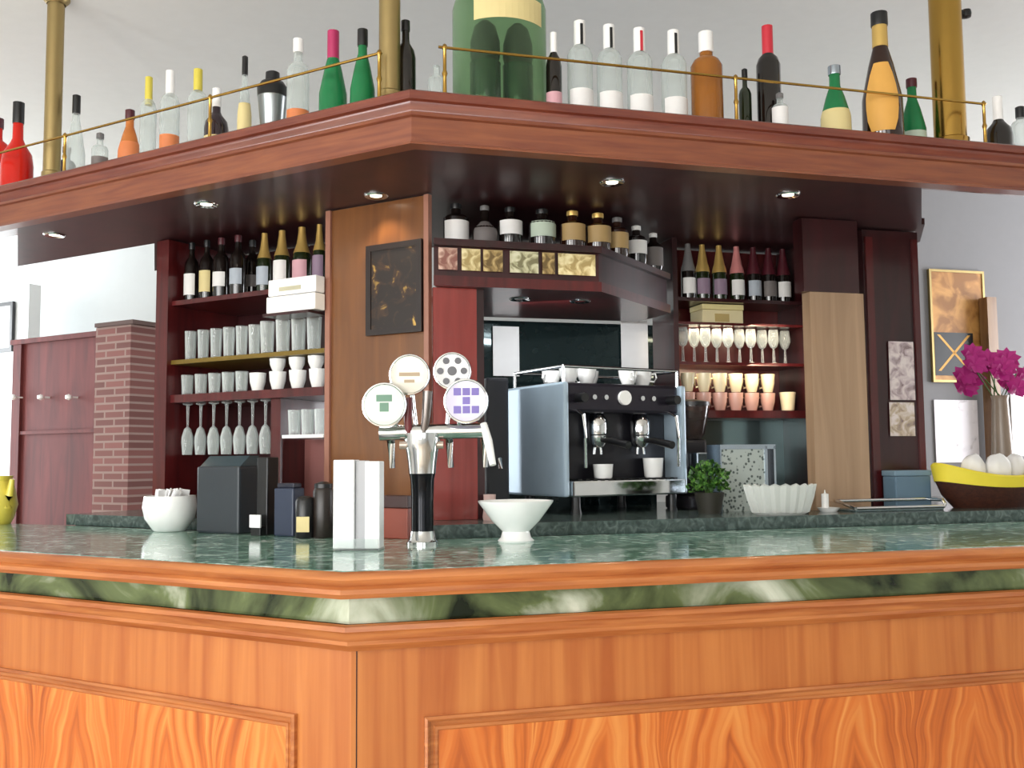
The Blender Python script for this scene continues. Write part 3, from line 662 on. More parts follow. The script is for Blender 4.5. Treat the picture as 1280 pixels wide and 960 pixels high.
# ---- champagne on the right cabinet
GC = 'champagne bottles on the right cabinet'
for px, yt, g_, fo, lab, txt in (
   (861, 268, 'dark', 'grey', 'white', 'dark bottle with white label, leftmost in the right cabinet'),
   (879, 266, 'olive', 'gold', 'mauve', 'champagne bottle with gold foil, left one of the gold pair'),
   (900, 266, 'olive', 'gold', 'mauve', 'champagne bottle with gold foil, right one of the gold pair'),
   (922, 264, 'olive', 'pink', 'white', 'champagne bottle with pink foil in the right cabinet'),
   (943, 270, 'dark', 'maroon', 'blue', 'dark wine bottle with pale blue label right of pink foil bottle'),
   (962, 274, 'dark', 'maroon', 'grey', 'dark wine bottle with dim grey label in the right cabinet'),
   (980, 278, 'dark', 'maroon', 'white', 'dark wine bottle with white label at right end of right cabinet')):
    bottle('R', px, 1.52, r1, yt, 18, g_, None, lab, txt, GC, 'champ', lz=(.10, .38), foil=(fo, .50))
PX2 = depth(col('R', 925, 1.52, 1.5))/F
p = col('R', 904, 1.50, r2); wd = 28*PX2
gb = thing('gift_carton', 'pale gold gift carton on the right cabinet shelf', 'box', p, ROT['R'])
MB().bbox(-wd, wd, 0, .11, .0006, 18*PX2, .003).build('carton_body', CREAM, gb); MB().bbox(-wd*1.02, wd*1.02, -.003, .113, 18.2*PX2, 25*PX2, .003).build('lid', plain('pale_gold', 'e6d79c', .45, .2), gb)
MB().box(-wd*.4, wd*.3, -.0015, .001, 3*PX2, 13*PX2).build('printed_panel', plain('tan_print', 'b09a62', .6), gb)
row(proto_wine(44*PX2, 7*PX2, 'wine_glass'), 'R', 1.52, r3, [854+14.2*i for i in range(10)], lab_of('stemmed glass', 'in the upper glass row of the right cabinet'), 'glass', 'stemmed glasses on the right cabinet', dv=.02)
CUPC = plain('cream_ceramic', 'efe0bb', .2, coat=.3)
row(proto_cup(23*PX2, 9*PX2, 'cream_cup', CUPC), 'R', 1.52, r4+23.5*PX2, [860+20*i for i in range(6)], lab_of('cream cup', 'stacked in the top cup row of the right cabinet'), 'cup', 'cream cups on the right cabinet', rz=2.5)
PKC = plain('rose_ceramic', 'd9a99a', .2, coat=.3)
row(proto_cup(22.5*PX2, 9.5*PX2, 'rose_cup', PKC), 'R', 1.52, r4, [860+20*i for i in range(6)], lab_of('rose tinted cup', 'in the bottom cup row of the right cabinet'), 'cup', 'rose cups on the right cabinet', rz=2.5)
bw_ = tag(MB().lathe([(.02, 0), (.025, .004), (10*PX2, 20*PX2), (10.5*PX2, 24*PX2), (9.8*PX2, 24*PX2), (9*PX2, 19*PX2), (.02, .008), (.001, .008)], 22, cap=False).build('small_bowl', CUPC, None, col('R', 985, 1.52, r4+.0006), smooth=True), 'small cream bowl at the right end of the cup shelf', 'bowl')
for z in (r2-.012, r3-.014):
    area('shelf_glow', Vector(col('R', 920, 1.475, z)), Vector(col('R', 920, 1.58, z-.2)), .5, .03, 1.3, (1, .80, .55))
for px in (650, 725):                              # two added spot rings under the hood, fittings for the alcove fill light
    q = col('R', px, 1.22, ztop_h-.035)
    MB().lathe([(.020, 0), (.034, -.004), (.038, .0), (.020, .0)], 20, cap=False).build('downlight', CHROME, hs, q, smooth=True)  # added spot ring, fitting for the alcove fill light
area('alcove_fill', Vector(col('R', 680, 1.22, ztop_h-.05)), Vector(col('R', 700, 1.50, WT+.15)), .30, .04, 3.0, (.95, .98, 1))  # added fill light that brightens the coffee machine and alcove
# ================================================================== coffee machine
P = col('R', 712, 1.16, WT); dM = depth(P)/F
cmx = thing('coffee_machine', 'silver and black espresso machine standing in the alcove', 'coffee machine', P, math.radians(30))
h0, h1 = .06, .06+.40; WM, DM = .50, .38         # local: x right along the front, y back; origin at front-left corner
MB().bbox(0, WM, .10, DM, h0, h1, .012).build('body', plain('machine_dark', '1d1c22', .3, .3), cmx)
MB().bbox(-.018, .004, .0, DM+.02, h0+.0, h1-.005, .009).build('side_panel', PANELS, cmx); MB().bbox(WM-.004, WM+.018, .0, DM+.02, h0, h1-.005, .009).build('side_panel', PANELS, cmx)
MB().bbox(.004, WM-.004, .02, .16, h1-.11, h1-.005, .012).build('front_hood', plain('hood_black', '25212b', .25, .4), cmx)
MB().bbox(.006, WM-.006, -.02, .24, h0, h0+.055, .006).build('drip_tray', CHROME, cmx)
b = MB()
for i in range(14): b.box(.03+i*.032, .045+i*.032, -.012, .22, h0+.0555, h0+.060)
b.build('grille', BLACK, cmx)
b = MB().tube([(0, .03, h1+.05), (WM, .03, h1+.05)], .006).tube([(0, DM-.02, h1+.05), (WM, DM-.02, h1+.05)], .006).tube([(0, .03, h1+.05), (0, DM-.02, h1+.05)], .006).tube([(WM, .03, h1+.05), (WM, DM-.02, h1+.05)], .006)
for x in (0, WM):
    for y in (.03, DM-.02): b.tube([(x, y, h1-.01), (x, y, h1+.05)], .006)
b.build('cup_rail', CHROME, cmx, smooth=True)
for x in (.16, .35):
    gh = MB().lathe([(.034, 0), (.036, .015), (.036, .05), (.030, .06), (.022, .075)], 20).build('group_head', CHROME, cmx, (x, .06, h1-.185), smooth=True)
    MB().lathe([(.022, -.045), (.032, -.03), (.034, -.004)], 18).build('filter_basket', CHROME, gh, smooth=True)
    MB().tube([(0, -.03, -.02), (.005, -.08, -.024), (.01, -.17, -.04)], [.009, .012, .014]).build('handle', BLACK, gh, smooth=True)
    MB().tube([(-.012, 0, -.045), (-.016, 0, -.07)], .006).tube([(.012, 0, -.045), (.016, 0, -.07)], .006).build('spout', CHROME, gh, smooth=True)
for x in (.05, .455):
    MB().tube([(x, .03, h1-.10), (x, -.02, h1-.12), (x-.005, -.035, h1-.2), (x+.005, -.02, h0+.10)], .006).build('steam_wand', CHROME, cmx, smooth=True)
    MB().tube([(x, .02, h1-.06), (x, -.03, h1-.06)], .016, 12).build('valve_knob', BLACK, cmx, smooth=True)
MB().tube([(.25, .022, h1-.055), (.25, .008, h1-.055)], .026, 20).build('gauge', WHITE, cmx)
for x in (.12, .17, .33, .38): MB().tube([(x, .022, h1-.055), (x, .012, h1-.055)], .009, 12).build('button', CHROME, cmx)
for x in (.04, WM-.04):
    for y in (.02, DM-.05): MB().lathe([(.02, 0), (.016, .02), (.016, h0+.002)], 14).build('foot', BLACK, cmx, (x, y, 0))
# black bean hopper box to the left of the machine
P = col('R', 622, 1.32, WT)
gx = thing('water_boiler', 'tall narrow black boiler left of the coffee machine', 'appliance', P, ROT['R'])
hh = at('R', 622, 472, 1.32).z-WT
MB().bbox(-.04, .045, -.0, .2, 0, hh, .01).build('casing', plain('navy_black', '10131c', .3), gx); MB().tube([(.0, -.001, hh*.4), (0, -.04, hh*.4), (0, -.045, hh*.33)], .008).build('tap', CHROME, gx, smooth=True)
# coffee grinder right of it
P = col('R', 800, 1.50, WT); 
# cups and cloth on the machine
mx = Matrix.Translation(cmx.location) @ Matrix.Rotation(math.radians(30), 4, 'Z')
cp_ = proto_cup(.055, .036, 'coffee_cup', WHITE)
for i, (x, y, txt) in enumerate(((.07, .10, 'white coffee cup at the left front on top of the machine'), (.16, .12, 'white coffee cup second from left on top of the machine'), (.24, .22, 'white coffee cup at the middle on top of the machine'), (.11, .28, 'white coffee cup at the back on top of the machine'), (.33, .10, 'white coffee cup fourth along the front on top of the machine'), (.42, .13, 'white coffee cup at the right end on top of the machine'))):
    o = cp_ if i == 0 else copy_tree(cp_); o.location = mx @ Vector((x, y, h1+.0008)); o.rotation_euler = (0, 0, 1.0+i); tag(o, txt, 'cup', 'cups on the coffee machine')
tag(MB().lathe([(.001, .002), (.03, 0), (.033, .004), (.038, .07), (.036, .07), (.03, .006), (.001, .006)], 18, cap=False).build('white_mug', WHITE, None, mx @ Vector((.40, .05, h0+.0605)), smooth=True), 'white mug under the right group of the coffee machine', 'mug')
tag(MB().lathe([(.001, .002), (.028, 0), (.032, .004), (.036, .05), (.034, .05), (.028, .006), (.001, .006)], 18, cap=False).build('white_mug', WHITE, None, mx @ Vector((.17, .04, h0+.0605)), smooth=True), 'white cup under the left group of the coffee machine', 'mug')
P = mx @ Vector((.60, .07, 0)); P.z = WT
gd = thing('coffee_grinder', 'black coffee grinder right of the espresso machine', 'grinder', P, math.radians(20))
MB().bbox(-.07, .07, -.09, .09, 0, .05, .01).bbox(-.05, .05, -.03, .09, .05, .26, .012).build('body', plain('grinder_black', '1b181c', .3), gd)
MB().lathe([(.035, .26), (.05, .28), (.07, .38), (.07, .385)], 20).build('hopper', glassy('smoked_glass', '3a2e2c', .6, .9), gd, smooth=True)
MB().lathe([(.072, .385), (.072, .40), (.02, .41)], 20).build('lid', BLACK, gd, smooth=True)
MB().bbox(-.03, .03, -.085, -.03, .15, .21, .006).build('doser', STEEL, gd)
# ================================================================== beer tap
P = col('L', 528, .60, T); k = depth(P)/F
P = at('R', 528, 681, .60); P.z = T
bt = thing('beer_tap', 'chrome beer tap tower with four round brand medallions', 'beer tap', P, 0)
def X(px): return (px-528)*k
def Z(py): return (681-py)*k
MB().lathe([(20*k, 0), (20*k, .008), (17*k, .014), (15*k, Z(664))], 24).build('base', CHROME, bt, smooth=True)
MB().lathe([(14*k, Z(664)), (14*k, Z(625)), (15*k, Z(600)), (17*k, Z(590))], 24).build('column', plain('tap_column', '15171c', .15, .6), bt, smooth=True)
MB().lathe([(17*k, Z(592)), (18*k, Z(580)), (20*k, Z(566)), (23*k, Z(550)), (23*k, Z(541))], 24).build('upper_column', CHROME, bt, smooth=True)
MB().tube([(X(474), 0, Z(540)), (X(612), 0, Z(538))], 10*k, 18).build('cross_bar', CHROME, bt, smooth=True)
MB().tube([(X(500), -.01, Z(556)), (X(555), -.01, Z(556))], 5*k, 12).build('badge_bar', plain('tap_badge', 'b9a79a', .3, .5), bt, smooth=True)
MED = [(483, 506, 28, 'pale green medallion with dark crest', 'c4d0c2', '4d7a60'), (513, 467, 26, 'cream medallion', 'd4cec0', 'a08a6a'), (567, 463, 24, 'white medallion with dark roundel', 'd2d2d2', '4b4a50'), (585, 502, 28, 'white medallion with purple squares', 'cbc6d8', '6a58a8')]
for i, (px, py, rp_, txt, c1, c2) in enumerate(MED):
    y = -.05 if i in (0, 3) else -.02
    mx_ = Matrix.Translation((X(px), y, Z(py))) @ Matrix.Rotation(math.pi/2, 4, 'X')
    r = rp_*k
    d_ = MB().lathe([(r*.2, -.010), (r*.9, -.009), (r, -.004), (r, .004), (r*.96, .006), (r*.88, .005), (.001, .005)], 32, mx=mx_).build('medallion', plain('medallion_'+c1, c1, .25, coat=.4), bt, smooth=True); d_['label'] = txt
    MB().lathe([(r*.90, .0052), (r*.93, .0068), (r*.99, .0062), (r*1.02, .0), (r*.99, -.004)], 32, cap=False, mx=mx_).build('rim', CHROME, d_, smooth=True)
    e = MB()
    if i == 3:
        for a in range(3):
            for c in range(3):
                if (a+c) % 2 == 0 or a == 1: e.box(X(px)+(-.55+a*.4)*r, X(px)+(-.22+a*.4)*r, y-.0065, y-.0045, Z(py)+(-.55+c*.4)*r, Z(py)+(-.22+c*.4)*r)
    elif i == 2:
        for a in range(6):
            t_ = a*math.pi/3; mm_ = Matrix.Translation((X(px)+.62*r*math.cos(t_), y-.005, Z(py)+.62*r*math.sin(t_))) @ Matrix.Rotation(math.pi/2, 4, 'X')
            e.lathe([(r*.18, -.001), (r*.18, .002)], 10, mx=mm_)
        e.lathe([(r*.25, -.001), (r*.25, .002)], 14, mx=Matrix.Translation((X(px), y-.005, Z(py))) @ Matrix.Rotation(math.pi/2, 4, 'X'))
    elif i == 0:
        e.box(X(px)-.35*r, X(px)+.35*r, y-.0065, y-.0045, Z(py)+.15*r, Z(py)+.45*r).box(X(px)-.2*r, X(px)+.2*r, y-.0065, y-.0045, Z(py)-.3*r, Z(py)+.1*r)
    else:
        e.box(X(px)-.5*r, X(px)+.5*r, y-.0065, y-.0045, Z(py)-.08*r, Z(py)+.1*r).box(X(px)-.25*r, X(px)+.25*r, y-.0065, y-.0045, Z(py)-.4*r, Z(py)-.25*r)
    e.build('emblem', plain('emblem_'+c2, c2, .35), d_)
    MB().tube([(X(px), y+.010, Z(py)), (X(px)+(X(540)-X(px))*.3, .0, Z(540))], .006, 10).build('stalk', CHROME, bt, smooth=True)
for i, px in enumerate((484, 520, 560, 606)):
    MB().tube([(X(px), 0, Z(540)), (X(px), .05, Z(542)), (X(px), .075, Z(552)), (X(px)+.004, .08, Z(585))], [.012, .012, .011, .008], 12).build('spout', CHROME, bt, smooth=True)
MB().tube([(X(606), -.01, Z(530)), (X(612), -.03, Z(552)), (X(618), -.05, Z(582))], [.010, .012, .009], 12).build('lever', WHITE, bt, smooth=True)
MB().tube([(X(530), -.01, Z(545)), (X(534), -.02, Z(520)), (X(536), -.02, Z(488))], [.010, .012, .014], 12).build('lever', plain('lever_grey', '77706c', .25, .7), bt, smooth=True)
MB().tube([(X(512), -.01, Z(545)), (X(511), -.02, Z(525)), (X(511), -.02, Z(496))], [.010, .011, .012], 12).build('lever', plain('lever_maroon', '6a2c30', .3), bt, smooth=True)
# ================================================================== things on the bar top
def on_top(px, py):                                # point of the bar top seen at an image point
    d = ray(px, py); t = (T-CAMZ)/d.z; return EYE+d*t
P = on_top(446, 688); k = depth(P)/F
mh = thing('menu_holder', 'white upright menu holder with a grey stripe on the bar top', 'menu holder', P, -.1)
MB().bbox(-30*k, -5*k+.004, -.006, .05, 0.004, 113*k, .003).build('card_stack', PAPER, mh)
MB().bbox(-.005+0*k, 10*k, .004, .05, .004, 112*k, .002).build('grey_divider', plain('stripe_grey', 'a8a8ac', .5), mh)
MB().bbox(10*k, 29*k, -.002, .05, .004, 111*k, .003).build('card_stack', PAPER, mh)
MB().bbox(-29*k, 29*k, -.012, .058, 0, .006, .002).bbox(-28*k, 28*k, -.012, -.009, .006, .03, .001).build('tray', CLEAR, mh)
P = on_top(645, 677); k = depth(P)/F
tag(MB().lathe([(.001, 0), (22*k, 0), (23*k, .004), (19*k, .012), (17*k, 13*k), (30*k, 26*k), (47*k, 49*k), (47.5*k, 51*k), (45.5*k, 51*k), (29*k, 29*k), (10*k, 17*k), (.001, 16*k)], 36, cap=False).build('footed_bowl', WHITE, None, P, smooth=True), 'white conical footed bowl on the bar in front of coffee machine', 'bowl')
P = at('R', 612, 627, 1.0); P.z = WT; k = depth(P)/F
tag(MB().lathe([(.001, 0), (8*k, 0), (9*k, .01), (7*k, 20*k), (8*k, 32*k), (7*k, 32*k), (6*k, 10*k), (.001, .01)], 18, cap=False).build('pink_beaker', plain('pink_ceramic', 'd9b8b2', .3), None, P, smooth=True), 'small pinkish beaker behind the white footed bowl', 'beaker')
P = col('L', 494, .74, T); k = depth(P)/F
wbx = thing('wooden_box', 'small reddish wooden box with dark lid between menu holder and tap', 'box', P, ROT['L'])
MB().bbox(-19*k, 19*k, 0, .03, 0, 38*k, .003).build('box_body', plain('box_red', '8e3f2c', .4), wbx); MB().bbox(-20*k, 20*k, -.003, .033, 38.2*k, 54*k, .003).build('lid', plain('box_lid', '3a1712', .4), wbx)
# black till and boxes
P = col('L', 271, .68, T); k = depth(P)/F
tl = thing('till', 'dark grey till with a sloping screen on the left of the bar top', 'till', P, ROT['L'])
MB().bbox(-37*k, 37*k, 0, .10, 0, 84*k, .008).build('casing', CHAR, tl)
b = MB(); b.add([(-35*k, .01, 84*k), (35*k, .01, 84*k), (35*k, .09, 84*k), (-35*k, .09, 84*k), (-35*k, .05, 97*k), (35*k, .05, 97*k), (35*k, .09, 97*k), (-35*k, .09, 97*k)], [(0, 1, 5, 4), (1, 2, 6, 5), (2, 3, 7, 6), (3, 0, 4, 7), (4, 5, 6, 7), (0, 3, 2, 1)])
b.build('screen_wedge', plain('screen_slate', '3c4a50', .15), tl)
P = col('L', 318, .66, T); k = depth(P)/F
tw = thing('card_terminal', 'tall black stand with small white ticket beside the till', 'stand', P, ROT['L'])
MB().bbox(-9*k, 9*k, .03, .08, 0, 98*k, .004).build('stand_body', BLACK, tw); MB().bbox(-9*k, 9*k, .0, .006, 10*k, 26*k, .001).build('ticket', PAPER, tw); MB().bbox(-8*k, 8*k, .004, .032, 0, 12*k, .002).build('ticket_holder', BLACK, tw)
P = col('L', 354, .68, T); k = depth(P)/F
b2 = thing('napkin_box', 'navy blue box with a slot right of the till', 'box', P, ROT['L'])
MB().bbox(-16*k, 16*k, 0, .05, 0, 60*k, .005).build('box_body', plain('navy_box', '2a3348', .4), b2); MB().bbox(-14*k, 14*k, .008, .042, 60*k, 66*k, .003).build('lid', plain('navy_lid', '171a2c', .4), b2)
P = col('L', 381, .66, T); k = depth(P)/F
b3 = thing('black_canister', 'black canister with yellow label right of the navy box', 'canister', P, 0)
MB().lathe([(11*k, 0), (12*k, .004), (12*k, 46*k), (10*k, 50*k), (6*k, 52*k)], 20).build('body', BLACK, b3, smooth=True)
MB().bbox(-8*k, 8*k, -12.6*k, -11.4*k, 8*k, 27*k, .0005).build('label', LABC['cream'], b3)
P = col('L', 404, .69, T); k = depth(P)/F
b4 = thing('black_canister', 'taller dark canister directly left of the menu holder', 'canister', P, 0)
MB().lathe([(12*k, 0), (13*k, .004), (13*k, 58*k), (11*k, 62*k)], 20).build('body', plain('umber_black', '241c18', .35), b4, smooth=True); MB().lathe([(11.5*k, 62*k), (11.5*k, 67*k), (3*k, 70*k)], 20).build('lid', BLACK, b4, smooth=True)
# white bowl with sugar sachets
P = on_top(212, 656); P = at('L', 212, 655, .70); P.z = T; k = depth(P)/F
sb = thing('sugar_bowl', 'round white bowl left of the dark till', 'bowl', P, 0)
MB().lathe([(.001, 0), (18*k, 0), (20*k, .004), (30*k, 16*k), (33*k, 30*k), (31*k, 44*k), (29*k, 44*k), (30*k, 30*k), (24*k, 14*k), (.001, 8*k)], 30, cap=False).build('bowl', WHITE, sb, smooth=True)
random.seed(3)
for i in range(12):
    a = i*2.4; rr = (4+1.6*i)*k
    bm = bmesh.new(); bmesh.ops.create_cube(bm, size=1); bmesh.ops.scale(bm, vec=(11*k, .004, 20*k), verts=bm.verts)
    q = MB(); q.bm(bm, Matrix.Translation((rr*math.cos(a), rr*math.sin(a), 42*k)) @ Matrix.Rotation(a, 4, 'Z') @ Matrix.Rotation(random.uniform(-.5, .5), 4, 'Y') @ Matrix.Rotation(random.uniform(-.4, .4), 4, 'X'))
    tag(q.build('sugar_sachet', PAPER, None, P), 'white paper sugar sachet standing in the round white bowl', 'sachet', 'sugar sachets in the white bowl')
# yellow jug at left edge
P = on_top(-6, 640); P = at('L', -4, 640, .70); P.z = T; k = depth(P)/F
yj = thing('yellow_jug', 'yellow jug with spout at the left photo edge on the bar', 'jug', P, ROT['L'])
YEL = plain('yellow_glaze', 'e0cf55', .3, coat=.3)
MB().lathe([(.001, 0), (16*k, 0), (20*k, 8*k), (24*k, 24*k), (21*k, 42*k), (16*k, 54*k), (18*k, 60*k), (16*k, 60*k), (14*k, 54*k), (18*k, 40*k), (14*k, 6*k), (.001, 4*k)], 24, cap=False).build('body', YEL, yj, smooth=True)
MB().tube([(19*k, 0, 22*k), (25*k, 0, 36*k), (29*k, 0, 56*k)], [7*k, 5*k, 3*k], 12).build('spout', YEL, yj, smooth=True)
# ---- right side of the bar
P = at('R', 887, 640, 1.06); P.z = WT; k = depth(P)/F
pt = thing('potted_plant', 'small bushy green plant right of the coffee machine', 'plant', P, 0)
MB().lathe([(.001, 0), (14*k, 0), (18*k, 22*k), (19*k, 26*k), (16*k, 26*k), (15*k, 20*k), (.001, 20*k)], 20, cap=False).build('pot', plain('dark_pot', '2c2a22', .5), pt, smooth=True)
b = MB(); random.seed(11)
for i in range(260):
    th = random.uniform(0, 6.283); ph = math.acos(random.uniform(-.35, 1)); rr = (random.uniform(.45, 1)**.6)*24*k
    c = Vector((rr*math.sin(ph)*math.cos(th), rr*math.sin(ph)*math.sin(th), 36*k+rr*math.cos(ph)*1.15))
    d = Vector((random.uniform(-1, 1), random.uniform(-1, 1), random.uniform(-.2, 1))).normalized(); s_ = d.cross(Vector((random.random(), random.random(), random.random()))).normalized()
    L1, w1 = 9*k, 3.2*k
    b.add([c, c+d*L1*.5+s_*w1, c+d*L1, c+d*L1*.5-s_*w1], [(0, 1, 2), (0, 2, 3)])
b.build('foliage', blotch('leaf_green', '1a3a12', '35601f', '5d8a34', 60), pt)
b = MB()
for i in range(9):
    th = i*.7; b.tube([(0, 0, 18*k), (10*k*math.cos(th), 10*k*math.sin(th), 40*k), (18*k*math.cos(th), 18*k*math.sin(th), 56*k)], 1.0*k, 6)
b.build('stem', plain('stem_green', '3c5a22', .6), pt)
P = at('R', 952, 652, 1.02); P.z = WT; k = depth(P)/F
gb2 = thing('display_box', 'grey perforated metal display box with chrome corner frame', 'box', P+NR*.12+DR*.02, ROT['R'])
def perf(name):
    mm, nt, b = mat(name); tc = N(nt, 'ShaderNodeTexCoord'); v = N(nt, 'ShaderNodeTexVoronoi', Scale=70.0)
    nt.links.new(tc.outputs['Object'], v.inputs['Vector']); r = N(nt, 'ShaderNodeValToRGB'); e = r.color_ramp.elements
    e[0].color = lin('56605e'); e[0].position = .25; e[1].color = lin('b4bdb9'); e[1].position = .4
    nt.links.new(v.outputs[0], r.inputs[0]); nt.links.new(r.outputs[0], b.inputs['Base Color']); b.inputs['Roughness'].default_value = .35; b.inputs['Metallic'].default_value = .4; return mm
MB().box(-38*k, 24*k, 0, .10, 0, 80*k).build('mesh_panel', perf('perforated_metal'), gb2)
MB().box(24*k, 28*k, -.004, .10, 0, 84*k).box(37*k, 40*k, -.004, .10, 0, 84*k).box(-40*k, 40*k, -.004, .10, 80*k, 86*k).box(-40*k, -38*k, -.004, .10, 0, 80*k).build('frame', STEEL, gb2)
MB().box(28*k, 37*k, .02, .09, 0, 80*k).build('dark_slot', BLACK, gb2)
# crumpled cellophane basket in front
cbk = thing('glass_dish', 'wide cut glass dish in front of the perforated box', 'dish', P-NR*.11+DR*.01, ROT['R'])
bm = bmesh.new(); n = 40; rings = []
prof = [(30, 0), (36, 3), (42, 20), (46, 34), (44, 34), (41, 20), (33, 6), (1, 5)]
b = MB(); vs = []; fs = []
for j, (r, z) in enumerate(prof):
    for i in range(n):
        a = 6.2832*i/n; f_ = 1+(.05 if i % 2 else -.03)*(1 if j in (1, 2, 3) else .3); zz = z+(2.5 if i % 2 and j in (3, 4) else 0)
        vs.append((r*k*f_*math.cos(a), r*k*f_*math.sin(a)*.55, zz*k))
for j in range(len(prof)-1):
    for i in range(n): fs.append((j*n+i, j*n+(i+1) % n, (j+1)*n+(i+1) % n, (j+1)*n+i))
bm.free(); b.add(vs, fs); b.build('dish', glassy('cut_glass', 'e8eae6', .45, .9), cbk)
# candle holder
P = at('R', 1036, 646, 1.0); P.z = WT; k = depth(P)/F
ch = thing('candle_holder', 'small white candle on a saucer by the beige pillar foot', 'candle', P, 0)
MB().lathe([(.001, 0), (10*k, 0), (14*k, 5*k), (13.4*k, 5*k), (9*k, 1.6*k), (.001, 1.6*k)], 20, cap=False).build('saucer', WHITE, ch, smooth=True); MB().lathe([(4.5*k, 1.6*k), (4.5*k, 22*k), (1*k, 23*k), (.5*k, 27*k)], 14).build('candle', WHITE, ch, (-8*k*.5, 0, 0), smooth=True)
# steel tray
P = at('R', 1128, 648, .93); P.z = WT; k = depth(P)/F
st = thing('steel_tray', 'flat steel tray with raised rim on the right worktop', 'tray', P, ROT['R'])
MB().bbox(-66*k, 62*k, 0, .11, 0, .008, .003).build('base', plain('tray_blue_steel', '8a9a9c', .2, .8), st)
MB().tube([(-66*k, 0, .012), (62*k, 0, .012), (64*k, .0, .02), (66*k, .02, .034), (66*k, .11, .034), (-66*k, .11, .034), (-66*k, .0, .012)], .006).build('rim', CHROME, st, smooth=True)
P = at('R', 1143, 632, 1.06); P.z = WT+.0008; k = depth(P)/F
bb = thing('slate_box', 'slate blue tin standing behind the steel tray', 'tin', P, ROT['R'])
MB().bbox(-26*k, 26*k, 0, .075, 0, 40*k, .006).build('tin_body', plain('slate_blue', '5c7486', .4), bb); MB().bbox(-27*k, 27*k, -.002, .077, 40*k, 47*k, .004).build('lid', plain('slate_lid', '6f8798', .4), bb)
# bread basket with yellow lining
P = at('R', 1268, 640, .92); P.z = WT; k = depth(P)/F
yb = thing('bread_basket', 'dark brown boat shaped basket with yellow lining at right edge', 'basket', P+NR*.1, ROT['R'])
def boat(zr, wr, a, bq, n=40): return [(a*math.cos(6.2832*i/n), bq*math.sin(6.2832*i/n), zr+wr*abs(math.cos(6.2832*i/n))**2) for i in range(n)]
def rings_mb(rs):
    b = MB(); n = len(rs[0]); vs = [p for r in rs for p in r]; fs = [(j*n+i, j*n+(i+1) % n, (j+1)*n+(i+1) % n, (j+1)*n+i) for j in range(len(rs)-1) for i in range(n)]
    b.add(vs, fs); return b
rb = rings_mb([boat(0, 0, 1*k, 1*k), boat(0, 0, 58*k, 26*k), boat(14*k, 3*k, 74*k, 34*k), boat(27*k, 8*k, 82*k, 38*k)])
rb.build('wicker_body', wood('wicker', '2e1610', '4c2618', (60, 60, 90), .5, .1), yb, smooth=True)
rings_mb([boat(26*k, 8*k, 83*k, 39*k), boat(39*k, 16*k, 87*k, 42*k), boat(41*k, 16.5*k, 85*k, 40*k), boat(22*k, 5*k, 70*k, 30*k), boat(16*k, 0, 2*k, 2*k)]).build('yellow_lining', plain('yellow_cloth', 'e6d23c', .6), yb, smooth=True)
for i, (dx, dy, s_) in enumerate(((-25, 4, 15), (8, -2, 17), (41, 6, 14))):
    bm = bmesh.new(); bmesh.ops.create_icosphere(bm, subdivisions=3, radius=1)
    for q in bm.verts:
        f_ = 1+.10*math.sin(5*q.co.x+i)*math.cos(6*q.co.y+2*i); q.co = Vector((q.co.x*s_*k*f_, q.co.y*s_*.7*k*f_, q.co.z*20*k*f_))
    b = MB(); b.bm(bm); tag(b.build('bread_roll', plain('floury_white', 'e6e4e2', .7), None, P+NR*.1+DR*(dx*k)+NR*(dy*k)+Vector((0, 0, 48*k)), 0, smooth=True), ['pale bread roll, left one in the yellow lined basket', 'pale bread roll, middle one in the yellow lined basket', 'pale bread roll, right one in the yellow lined basket'][i], 'bread', 'rolls in the basket')
# ================================================================== background left
org = at('L', 65, 640, 2.2); org.z = 0
wp = thing('wood_partition', 'red mahogany partition with a row of pegs in the far left background', 'partition', org, ROT['L'])
zt = at('L', 65, 427, 2.2).z
wbuild('board', 'L', wp, org, W_PART, [(18, 190, 2.2, 2.24, 0, zt)])
wbuild('stile', 'L', wp, org, W_PART, [(12, 22, 2.18, 2.25, 0, zt), (18, 190, 2.185, 2.199, at('L', 65, 538, 2.2).z-.02, at('L', 65, 538, 2.2).z)])
wbuild('cap_rail', 'L', wp, org, W_PART, [(8, 190, 2.17, 2.26, zt, zt+.03)])
for px in (28, 62, 97):
    q = at('L', px, 497, 2.2)-org; q = Matrix.Rotation(-ROT['L'], 3, 'Z') @ q
    MB().tube([(q.x, q.y, q.z), (q.x, q.y-.05, q.z)], .006, 10).lathe([(.001, -.018), (.018, -.01), (.02, 0), (.018, .01), (.001, .018)], 14, (q.x, q.y-.06, q.z), cap=False).build('peg', WHITE, wp, smooth=True)
org = at('L', 140, 640, 1.85); org.z = 0
bk = thing('brick_pillar', 'weathered brick pillar left of the glass cabinet', 'pillar', org, ROT['L']); bk['kind'] = 'thing'
mm, nt, b_ = mat('brickwork'); tc = N(nt, 'ShaderNodeTexCoord'); mp = N(nt, 'ShaderNodeMapping'); mp.inputs['Rotation'].default_value = (math.pi/2, 0, 0)
br = N(nt, 'ShaderNodeTexBrick', Scale=1.0); br.inputs['Brick Width'].default_value = .15; br.inputs['Row Height'].default_value = .04; br.inputs['Mortar Size'].default_value = .006
br.inputs['Color1'].default_value = lin('84534e'); br.inputs['Color2'].default_value = lin('6a423e'); br.inputs['Mortar'].default_value = lin('927a73')
nt.links.new(tc.outputs['Object'], mp.inputs[0]); nt.links.new(mp.outputs[0], br.inputs['Vector']); nt.links.new(br.outputs[0], b_.inputs['Base Color']); b_.inputs['Roughness'].default_value = .8
wbuild('brickwork', 'L', bk, org, mm, [(116, 160, 1.85, 2.05, 0, at('L', 140, 408, 1.85).z)])
